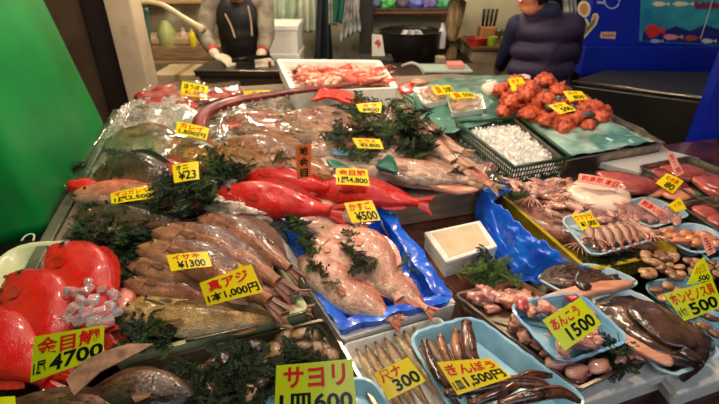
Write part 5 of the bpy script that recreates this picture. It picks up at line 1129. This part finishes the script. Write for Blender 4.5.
def lathe(name, label, cat, c, pr, m, group=None, parent=None, seg=20):
    vs_ = []; fs_ = []
    for r_, z in pr:
        for j in range(seg): a = 2*math.pi*j/seg; vs_.append(Vector(c)+Vector((r_*math.cos(a), r_*math.sin(a), z)))
    for i in range(len(pr)-1):
        for j in range(seg): fs_.append([i*seg+j, i*seg+(j+1) % seg, (i+1)*seg+(j+1) % seg, (i+1)*seg+j])
    fs_ += [list(range(seg-1, -1, -1)), [(len(pr)-1)*seg+j for j in range(seg)]]
    o = mkw(name, vs_, fs_, m, parent)
    o.modifiers.new('edge', 'EDGE_SPLIT').split_angle = .7
    if not parent: tag(o, label, cat, group)
    return o
BOT = [(.001, 0), (.04, 0), (.042, .01), (.042, .11), (.03, .14), (.016, .155), (.016, .18), (.001, .18)]
lathe('jug', 'pale green plastic jug on the crate behind the beige hose', 'jug', R(170, 50, 4.1)+Vector((0, 0, .0)), [(.001, 0), (.07, 0), (.08, .05), (.075, .16), (.04, .22), (.03, .24), (.001, .24)], mat('jug_green', s2l(170, 176, 110), s2l(140, 150, 84), 8, .4))
lathe('bottle', 'white bottle with a reddish band beside the green jug', 'bottle', R(186, 50, 4.1), BOT, mat('bottle_pale', s2l(206, 176, 150), s2l(190, 120, 90), 9, .4))
lathe('bottle', 'bright yellow bottle next to the grey sleeve of the man', 'bottle', R(194, 47, 4.05), [(q[0]*.7, q[1]*.8) for q in BOT], mat('bottle_yellow', s2l(226, 206, 30), rough=.4))
for k, (x0_, x1_, z_, c_, lb_) in enumerate(((-1.62, -1.2, .02, s2l(186, 156, 116), 'tan cardboard box on the floor below the shelf unit'), (-1.6, -1.22, .44, s2l(200, 176, 138), 'pale cardboard box standing on the tan one before the shelf unit'))):
    e_ = empty('cardboard_box', Vector((x0_, 3.7, z_)), lb_, 'box'); box('box_body', x0_, x1_, 3.5, 3.9, z_, z_+.4, mat('cardboard%d' % k, c_, tuple(q*.7 for q in c_), 3, .8), e_); box('tape', x0_+.18, x0_+.22, 3.496, 3.904, z_+.2, z_+.403, mat('tape', s2l(170, 130, 80), rough=.3), e_, .0)
for k, (x_, r_, c_, lb_) in enumerate(((-1.32, .05, s2l(196, 190, 150), 'cream plastic tub on the top board beside the man'), (-1.52, .06, s2l(150, 160, 130), 'grey green tub on the top board of the shelf unit'), (-1.75, .06, s2l(206, 196, 170), 'white tub on the top board near the cream post'))):
    lathe('plastic_tub', lb_, 'tub', (x_, 4.42, 1.302), [(.001, 0), (r_, 0), (r_*1.15, .14), (r_*1.2, .15), (.001, .155)], mat('tub%d' % k, c_, rough=.5))
bx('towel_stack', 'stack of pale folded towels on the crate behind the post', 'towels', -1.9, -1.35, 4.05, 4.35, .962, 1.03, mat('towel', s2l(206, 180, 140), s2l(176, 148, 110), 14, .9, bump=.6), bev=.02)
tube('wall_pipe', [(-2.3, 4.6, 1.36), (-1.1, 4.6, 1.36)], .045, mat('pipe_pale', s2l(200, 188, 160), rough=.5)); tag(bpy.data.objects['wall_pipe'], 'thick pale pipe along the back wall above the shelf unit', 'pipe')
bx('notice_sheet', 'white paper sheet on the back wall left of the man', 'paper', -1.35, -1.0, 4.688, 4.694, 1.42, 1.75, mat('paper_white', s2l(226, 222, 206), rough=.8), bev=0)
for k, (c_, lb) in enumerate(((s2l(60, 110, 100), 'dark teal handled tool hanging beside the cream post'), (s2l(200, 84, 36), 'orange handled tool hanging beside the cream post'))):
    o = tube('hanging_tool', [R(146, 8+k*20, 3.35), R(148, 30+k*20, 3.35), R(150+k*2, 48+k*14, 3.35)], [.012, .014, .01], mat('tool%d' % k, c_, rough=.5)); tag(o, lb, 'tool')
# stack of foam boxes right of the man, hanging clothes
for k in range(2):
    e_ = empty('styrofoam_box', Vector((-.62, 4.0, .72+k*.22)), ('lower' if k == 0 else 'upper')+' white foam box of the pair behind the cutting table', 'box')
    box('box_body', -.79, -.5, 3.8, 4.2, .72+k*.22, .90+k*.22, M_STY, e_); box('lid', -.8, -.49, 3.79, 4.21, .9+k*.22, .938+k*.22, M_STY, e_)
bx('side_bench', 'low grey bench carrying the white foam boxes behind the man', 'bench', -.95, .25, 3.75, 4.3, 0, .72, M_STEELD)
def cloth(name, label, cat, q, Y, m, fold=.02, n=5, group=None):
    vs_ = []; fs_ = []; W = [R(x, y, Y) for x, y in q]; nu_, nv_ = 24, 14
    for i in range(nu_+1):
        for j in range(nv_+1):
            u = i/nu_; v = j/nv_; p = W[0].lerp(W[1], u).lerp(W[3].lerp(W[2], u), v); vs_.append(p+Vector((0, fold*math.sin(u*n*6.28+v*1.5)*(.4+v)+.3*fold*noise.noise(p*12), 0)))
    for i in range(nu_):
        for j in range(nv_): k = i*(nv_+1)+j; fs_.append([k, k+nv_+1, k+nv_+2, k+1])
    return tag(solid(name, vs_, fs_, .004, m, None, 0, True), label, cat, group)
cloth('plastic_apron', 'pale green translucent apron hanging on the wall right of the man', 'apron', [(266, -14), (298, -14), (296, 30), (270, 28)], 4.3, mat('apron_pale', s2l(176, 188, 162), s2l(140, 158, 136), 5, .3, coat=.5), .03, 3)
cloth('plastic_apron', 'whitish apron hanging between the pale green one and the navy one', 'apron', [(296, -14), (316, -14), (318, 32), (298, 34)], 4.3, mat('apron_white', s2l(200, 204, 180), s2l(150, 160, 136), 5, .3, coat=.5), .03, 3)
cloth('navy_apron', 'long dark navy apron hanging left of the clear plastic bags', 'apron', [(318, -14), (328, -14), (333, 62), (314, 62)], 4.1, mat('apron_navy', s2l(26, 34, 44), s2l(16, 22, 30), 6, .5), .02, 2)
cloth('green_cloth', 'dark green cloth hanging over the clear plastic bag', 'cloth', [(334, -10), (346, -10), (342, 24), (333, 20)], 4.0, mat('cloth_green', s2l(10, 96, 76), s2l(8, 70, 56), 6, .6), .012, 2)
cloth('plastic_bag', 'bunch of crumpled clear plastic bags hanging below the green cloth', 'plastic bag', [(346, -10), (356, -10), (362, 30), (339, 42)], 4.05, mat('bag_silver', s2l(196, 196, 190), s2l(110, 110, 106), 14, .15, coat=1, bump=1, bscale=14), .03, 5)
cloth('plastic_bag', 'narrow whitish plastic bag hanging between the navy apron and the green cloth', 'plastic bag', [(327, -10), (335, -10), (337, 26), (328, 24)], 4.1, mat('bag_pale', s2l(170, 176, 160), s2l(120, 128, 112), 14, .2, coat=.8), .02, 3)
tube('hanging_rail', [R(262, -13, 4.12), R(352, -12, 4.12)], .012, M_STEELD); tag(bpy.data.objects['hanging_rail'], 'thin dark rail from which the aprons and bags hang', 'rail')
# dark cupboard area and shelf in the centre
bx('dark_cabinet', 'tall dark cabinet behind the hanging bags', 'cabinet', .0, .12, 4.2, 4.6, 0, 2.0, M_DARKW)
bx('wall_shelf', 'brown wall shelf at the top loaded with coloured bundles', 'shelf', .08, .93, 4.3, 4.68, 1.185, 1.205, mat('shelf_brown', s2l(96, 60, 36), rough=.6))
cols = [(s2l(60, 76, 110), 'blue grey'), (s2l(50, 150, 60), 'bright green'), (s2l(60, 50, 70), 'dark violet'), (s2l(70, 80, 150), 'blue'), (s2l(80, 70, 120), 'violet'), (s2l(40, 110, 70), 'deep green'), (s2l(190, 90, 60), 'red and white')]
for k, (c_, nm) in enumerate(cols):
    vs_, fs_ = blob_mesh((.07, .07, .06), k+3, .3, 2, .3); o = mk('wrapped_bundle', vs_, fs_, mat('bundle%d' % k, c_, tuple(min(1, x*2+.05) for x in c_), 14, .5), None, True, Matrix.Translation((.13+k*.125, 4.42, 1.26))); tag(o, nm+' bundle on the high brown wall shelf', 'bundle', 'bundles on the wall shelf')
pot = empty('stock_pot', Vector((.43, 4.05, .82)), 'wide black stock pot below the brown wall shelf', 'pot')
lathe('pot_body', None, None, (.43, 4.05, .84), [(.001, 0), (.24, 0), (.255, .02), (.26, .24), (.27, .25), (.25, .25), (.24, .23), (.001, .23)], mat('pot_black', s2l(30, 24, 22), s2l(18, 15, 14), 6, .4, metal=.3), parent=pot, seg=40)
for s in (1, -1): tube('handle', [(.43+s*.26, 4.0, 1.02), (.43+s*.31, 4.03, 1.03), (.43+s*.31, 4.08, 1.03), (.43+s*.26, 4.1, 1.02)], .01, M_STEELD, pot)
bx('dark_worktop', 'dark worktop under the black stock pot', 'counter', .13, .98, 3.75, 4.6, 0, .84, mat('worktop_dark', s2l(34, 28, 26), s2l(22, 18, 18), 5, .4))
blob_o = cloth('white_cloth', 'crumpled white cloth draped over the stock pot', 'cloth', [(404, 30), (420, 30), (427, 39), (398, 39)], 3.92, mat('cloth_white', s2l(220, 214, 204), s2l(180, 176, 170), 12, .8), .02, 3)
lathe('green_can', 'small green can standing behind the white cloth', 'can', R(419, 36, 4.5), [(.001, 0), (.035, 0), (.035, .09), (.001, .09)], mat('can_green', s2l(20, 110, 60), rough=.4))
for k, x in enumerate((391, 402, 411)): lathe('sauce_bottle', ['reddish bottle', 'dark bottle', 'brown bottle'][k]+' on the ledge behind the stock pot', 'bottle', R(x, 36, 4.5), [(q[0]*.5, q[1]*.55) for q in BOT], mat('sb%d' % k, [s2l(170, 40, 30), s2l(30, 34, 24), s2l(110, 70, 40)][k], rough=.25))
bx('ledge', 'narrow ledge along the wall behind the stock pot', 'shelf', .13, .98, 4.44, 4.68, R(400, 36, 4.5).z-.02, R(400, 36, 4.5).z, M_WOODL)
sg = empty('sign_card', R(378, 56, 3.7), 'small white standing sign with a red mark left of the stock pot', 'sign')
quad_at('sign_board', None, None, [(372, 34), (382, 35), (385, 56), (372, 56)], 3.7, mat('paper_white', (0, 0, 0)), .006, None, sg)
tv, tf = text_mesh('今', .03); A_ = R(374, 48, 3.69); 
W3 = [R(374.5, 39, 3.69), R(381, 39, 3.69), R(382, 48, 3.69), R(374.5, 48, 3.69)]
mx_ = [min(v.x for v in tv), max(v.x for v in tv), min(v.y for v in tv), max(v.y for v in tv)]
mkw('red_mark', [W3[3].lerp(W3[2], (v.x-mx_[0])/(mx_[1]-mx_[0])).lerp(W3[0].lerp(W3[1], (v.x-mx_[0])/(mx_[1]-mx_[0])), (v.y-mx_[2])/(mx_[3]-mx_[2])) for v in tv], tf, M_RED, sg, False)
bx('dark_block', 'dark block under the small white sign', 'box', .0, .26, 3.55, 3.8, 0, R(378, 56, 3.7).z, M_DARKW)
# pale draped pole
tube('draped_pole', [(.82, 4.15, 0), (.83, 4.15, .6), (.80, 4.15, 1.0), (.83, 4.15, 1.3), (.81, 4.15, 1.9)], [.05, .055, .06, .075, .085], mat('pole_tan', s2l(176, 144, 96), s2l(96, 76, 50), 5, .6, stretch=(6, 6, 1), bump=.8, bscale=8)); tag(bpy.data.objects['draped_pole'], 'tan post wrapped in crumpled plastic between the stock pot and the knife block', 'post')
lathe('bottle', 'white squeeze bottle beside the tan wrapped post', 'bottle', R(441, 48, 4.0), [(q[0]*.8, q[1]*1.1) for q in BOT], mat('bottle_white', s2l(214, 210, 204), rough=.4))
bx('small_carton', 'small pale carton by the foot of the tan wrapped post', 'box', R(437, 60, 3.7).x, R(446, 60, 3.7).x, 3.7, 3.8, .84, .93, mat('carton', s2l(170, 146, 116), rough=.8))
# knife counter
kc = empty('work_counter', Vector((1.3, 4.3, 0)), 'wooden topped counter with pale front behind the person in the purple vest', 'counter')
box('worktop', .95, 1.9, 4.0, 4.6, .93, .96, mat('brown_top', s2l(110, 74, 48), s2l(80, 52, 34), 5, .5), kc); box('counter_body', .97, 1.88, 4.04, 4.6, 0, .93, mat('counter_front', s2l(168, 144, 112), s2l(120, 100, 78), 5, .5), kc)
st(box('wall_partition', .92, 1.75, 4.62, 4.69, 0, 2.6, mat('pale_wall', s2l(206, 196, 160), s2l(184, 172, 136), 2, .7)))
kb = empty('knife_block', R(486, 41, 4.2), 'wooden block holding four dark handled knives on the work counter', 'knife block')
bp = R(486, 44, 4.2); box('block', bp.x-.075, bp.x+.06, 4.15, 4.28, .961, 1.10, mat('block_wood', s2l(186, 130, 80), s2l(150, 98, 58), 4, .5), kb, .01)
for k in range(4): tube('knife_handle', [(bp.x-.05+k*.033, 4.2, 1.10), (bp.x-.056+k*.036, 4.18, 1.24)], [.011, .014], mat('knife_handle', (0, 0, 0)), kb, 8)
tray('red_basket', 'red plastic basket on the work counter left of the knife block', 'basket', [(0, 0)]*4, 0, .1, M_RED) if False else None
rb = R(477, 47, 4.05); lathe('red_basket', 'red plastic basket on the front of the work counter beside the knife block', 'basket', (rb.x, 4.1, .961), [(.001, 0), (.07, 0), (.09, .06), (.085, .06), (.066, .008), (.001, .008)], mat('basket_red', s2l(200, 50, 30), s2l(150, 30, 20), 20, .4))
for k, x in enumerate((492, 506)):
    g_ = R(x, 47, 4.05); lathe('green_cup', ['yellow green cup next to the red basket', 'yellow green cup half behind the person in the purple vest'][k], 'cup', (g_.x, 4.08, .961), [(.001, 0), (.036, 0), (.046, .07), (.042, .07), (.033, .006), (.001, .006)], mat('cup_green', s2l(150, 170, 40), rough=.4))
cloth('white_cloth', 'white cloth bundle on the work counter close to the face of the person', 'cloth', [(508, 24), (520, 22), (520, 42), (503, 42)], 4.3, mat('cloth_white', (0, 0, 0)), .03, 3)
lathe('steel_pan', 'small steel pan on the work counter behind the white cloth', 'pan', (R(500, 36, 4.4).x, 4.45, .961), [(.001, 0), (.08, 0), (.09, .07), (.085, .07), (.075, .01), (.001, .01)], M_STEEL)
# front dark bench with cutting board
db = empty('dark_bench', Vector((.75, 3.4, 0)), 'low dark bench behind the teal sheet carrying the long cutting board', 'bench')
box('bench_top', .16, 1.0, 3.12, 3.55, .88, .92, mat('bench_brown', s2l(58, 34, 28), s2l(40, 24, 20), 5, .35), db); box('bench_body', .18, .98, 3.15, 3.5, 0, .88, M_DARKW, db)
def on_bench(x, y): return R(x, y, 3.3)
bx('cutting_board', 'long pale green cutting board on the dark bench', 'board', on_bench(420, 66).x, on_bench(470, 66).x, 3.2, 3.42, .921, .94, mat('board_green', s2l(176, 196, 176), rough=.5))
bx('pink_block', 'pink block on the right end of the long cutting board', 'block', on_bench(447, 66).x, on_bench(463, 66).x, 3.24, 3.36, .941, .975, mat('pink_block', s2l(236, 150, 140), rough=.5))
tube('white_hose', [R(402, 66, 3.25), R(412, 63, 3.2), R(420, 67, 3.15), R(424, 74, 3.14)], .009, mat('hose_white', s2l(190, 190, 180), rough=.4)); tag(bpy.data.objects['white_hose'], 'thin pale hose curving in front of the dark bench', 'hose')
# blue panel with poster and stickers
M_BLU = mat('blue_paint', s2l(8, 38, 168), s2l(4, 26, 140), 2, .35, coat=.4)
bp_ = empty('blue_sign_board', Vector((2.5, 3.8, .85)), 'tall glossy blue board at the right with stickers and a sea poster', 'board')
box('board_panel', 1.74, 3.6, 3.66, 3.74, 1.03, 2.4, M_BLU, bp_); box('lower_band', 1.74, 3.6, 3.6, 3.74, .82, 1.03, M_BLU, bp_)
box('board_stand', 1.8, 1.88, 3.66, 3.72, 0, .82, M_BLU, bp_); box('board_stand', 3.4, 3.48, 3.66, 3.72, 0, .82, M_BLU, bp_)
def onb(x, y): return R(x, y, 3.655)
def flat(name, q, m, parent=None, label=None, cat=None, off=0, th=.002, group=None):
    return quad_at(name, label, cat, q, 3.656-off, m, th, group, parent)
pos = empty('sea_poster', onb(680, 43), 'blue green poster of the sea and fish on the blue board', 'poster')
M_POS = mat('poster_print', s2l(20, 110, 150), s2l(60, 170, 170), 3.5, .15, coat=1, lo=.35, hi=.65, det=5)
flat('poster_sheet', [(642, -30), (760, -30), (760, 48), (639, 41)], M_POS, pos)
def fishq(x, y, w, h): return [(x-w, y), (x-w*.5, y-h), (x+w*.3, y-h*.8), (x+w*.8, y-h*.1), (x+w*1.2, y-h*.8), (x+w*1.2, y+h*.8), (x+w*.8, y+h*.1), (x+w*.3, y+h*.8), (x-w*.5, y+h)]
flat('printed_seabed', [(642, 40.6), (644, 30), (660, 33), (676, 26), (690, 31), (704, 25), (724, 30), (724, 45)], mat('print_navy', s2l(16, 30, 110), rough=.2, coat=1), pos, off=.003)
flat('printed_fish', fishq(654, 31, 9, 7), mat('print_red', s2l(200, 40, 36), rough=.2, coat=1), pos, off=.006)
flat('printed_fish', fishq(672, 37, 9, 3), mat('print_pink', s2l(214, 130, 150), rough=.2, coat=1), pos, off=.006)
flat('printed_fish', fishq(692, 38, 8, 3), mat('print_rust', s2l(160, 70, 60), rough=.2, coat=1), pos, off=.006)
flat('printed_fish', fishq(708, 41, 7, 2.5), mat('print_pale', s2l(190, 190, 210), rough=.2, coat=1), pos, off=.006)
flat('printed_fish', fishq(656, 41, 6, 2), mat('print_sky', s2l(140, 170, 210), rough=.2, coat=1), pos, off=.006)
flat('printed_fish', fishq(660, 4, 8, 2.5), mat('print_cream', s2l(226, 206, 170), rough=.2, coat=1), pos, off=.006)
flat('printed_fish', fishq(682, 4, 10, 2.5), mat('print_cream', (0, 0, 0)), pos, off=.006)
for k in range(9): flat('printed_stroke', [(694+k*3, 2+(k % 3)*2), (697+k*3, 0+(k % 2)*3), (698+k*3, 8), (695+k*3, 9)], mat('print_maroon', s2l(120, 40, 70), rough=.2, coat=1), pos, off=.006)
tube('poster_cord', [onb(712, -5)-Vector((0, .02, 0)), onb(706, 16)-Vector((0, .02, 0)), onb(699, 38)-Vector((0, .02, 0))], .002, mat('cord_white', s2l(220, 220, 220), rough=.5), pos)
def oval(x, y, w, h, n=16): return [(x+w*math.cos(6.283*k/n), y+h*math.sin(6.283*k/n)) for k in range(n)]
M_STW = mat('sticker_white', s2l(226, 216, 196), rough=.4); M_STO = mat('sticker_orange', s2l(214, 140, 80), rough=.4); M_STG = mat('sticker_olive', s2l(96, 100, 50), s2l(150, 130, 70), 40, .4)
s1 = empty('round_sticker', onb(584, 18), 'round white and orange sticker beside the person at the blue board edge', 'sticker')
flat('backing', oval(584, 9, 6.5, 8.5), M_STW, s1); flat('printed_picture', oval(584, 9, 4, 6), M_STO, s1, off=.003)
s2 = empty('long_sticker', onb(584, 40), 'long slanted white sticker with olive pictures below the round sticker', 'sticker')
flat('backing', [(582, 41), (578, 30), (586, 18), (590, 24), (593, 14), (597, 13), (599, 17), (596, 25)], M_STW, s2); flat('printed_picture', [(583, 37), (580, 30), (586, 21), (588, 27), (594, 17), (597, 17), (594, 25)], M_STG, s2, off=.003); flat('printed_picture', oval(595, 17, 2.2, 2.4), M_STO, s2, off=.005)
s3 = empty('small_sticker', onb(608, 38), 'small pale pink rectangular sticker low on the blue board', 'sticker')
flat('backing', [(601, 32), (616, 32), (615, 39), (600, 38)], mat('sticker_pink', s2l(216, 176, 156), rough=.4), s3); 
for k in range(5): flat('printed_letter', [(602.5+k*2.5, 34), (604+k*2.5, 34), (604+k*2.5, 36.5), (602.5+k*2.5, 36.5)], mat('print_rust', (0, 0, 0)), s3, off=.003)
s4 = empty('ring_sticker', onb(612, 8), 'pale ring shaped sticker at the top of the blue board', 'sticker')
tube('ring', [onb(612+7.5*math.cos(6.283*k/14), 0+8.5*math.sin(6.283*k/14)) for k in range(15)], .006, mat('sticker_lilac', s2l(150, 160, 220), rough=.4), s4, 6); flat('bar', [(597, 1), (606, 2), (606, 4), (597, 3.5)], mat('sticker_lilac', (0, 0, 0)), s4)
cloth('plastic_bag', 'pale crumpled bag hanging at the left edge of the blue board', 'plastic bag', [(562, -8), (576, -8), (577, 22), (566, 18)], 3.85, mat('bag_silver', (0, 0, 0)), .03, 3)
# dark freezer, blue post
fz = empty('chest_freezer', Vector((2.4, 3.2, 0)), 'long dark chest freezer with a steel edge under the blue board', 'freezer')
fp = [(1.5, 3.2), (2.7, 2.42), (3.6, 3.4), (1.9, 3.56)]
vert_prism('freezer_body', fp, 0, .84, mat('freezer_dark', s2l(52, 46, 36), s2l(30, 28, 24), 3, .35, metal=.2), fz, .01); vert_prism('lid', fp, .84, .865, mat('freezer_lid', s2l(44, 42, 40), rough=.55), fz, .004)
tube('steel_edge', [(1.5, 3.19, .865), (2.7, 2.41, .865)], .012, M_STEEL, fz)
bpst = vert_prism('blue_post', [(1.86, 2.36), (1.97, 2.33), (1.99, 2.42), (1.88, 2.45)], 0, 2.6, M_BLU); tag(bpst, 'upright blue metal post standing behind the far right steel tray', 'post')
# ================================================================== LIGHT
def lamp(kind, loc, energy, col, size=.1, rot=None, sy=None):
    l = bpy.data.lights.new('lamp', kind); l.energy = energy; l.color = col
    if kind == 'POINT': l.shadow_soft_size = size
    if kind == 'AREA': l.size = size; 
    if kind == 'AREA' and sy: l.shape = 'RECTANGLE'; l.size_y = sy
    o = bpy.data.objects.new('lamp', l); COL.objects.link(o); o.location = loc
    if rot: o.rotation_euler = rot
    return o
WARM = (1, .80, .60)
lamp('AREA', (.9, -1.3, 2.3), 14, (.78, .88, 1), 2.0, (math.radians(52), 0, 0), 1.2)  # cool fill added behind the camera to brighten the foam box fronts
for x, y, e in ((-.75, 1.9, 32), (.1, 1.75, 32), (.95, 1.55, 26), (-.55, .9, 16), (.55, .75, 17), (-.2, 2.6, 18)):
    lamp('POINT', (x, y, 2.25), e, WARM, .07)
lamp('AREA', (-.1, 1.3, 2.6), 4, (1, .88, .74), 2.2, (0, 0, 0), 1.4)  # large overhead fill added for softness, not one of the bulbs
lamp('POINT', (-1.1, 3.6, 2.3), 55, (1, .84, .62), .1); lamp('POINT', (.4, 3.9, 2.2), 20, (1, .84, .62), .1); lamp('POINT', (1.4, 4.1, 2.2), 18, (1, .9, .66), .1)
lamp('POINT', (2.4, 2.9, 2.3), 6, (.85, .9, 1), .1)
w = bpy.data.worlds.new('world'); sc.world = w; w.use_nodes = True; w.node_tree.nodes['Background'].inputs[0].default_value = (.9, .9, 1, 1); w.node_tree.nodes['Background'].inputs[1].default_value = .05
sc.view_settings.view_transform = 'Standard'; sc.view_settings.look = 'None'; sc.view_settings.gamma = 1; sc.view_settings.exposure = 0.18
sc.view_settings.use_curve_mapping = False
sc.cycles.max_bounces = 8; sc.cycles.transparent_max_bounces = 12
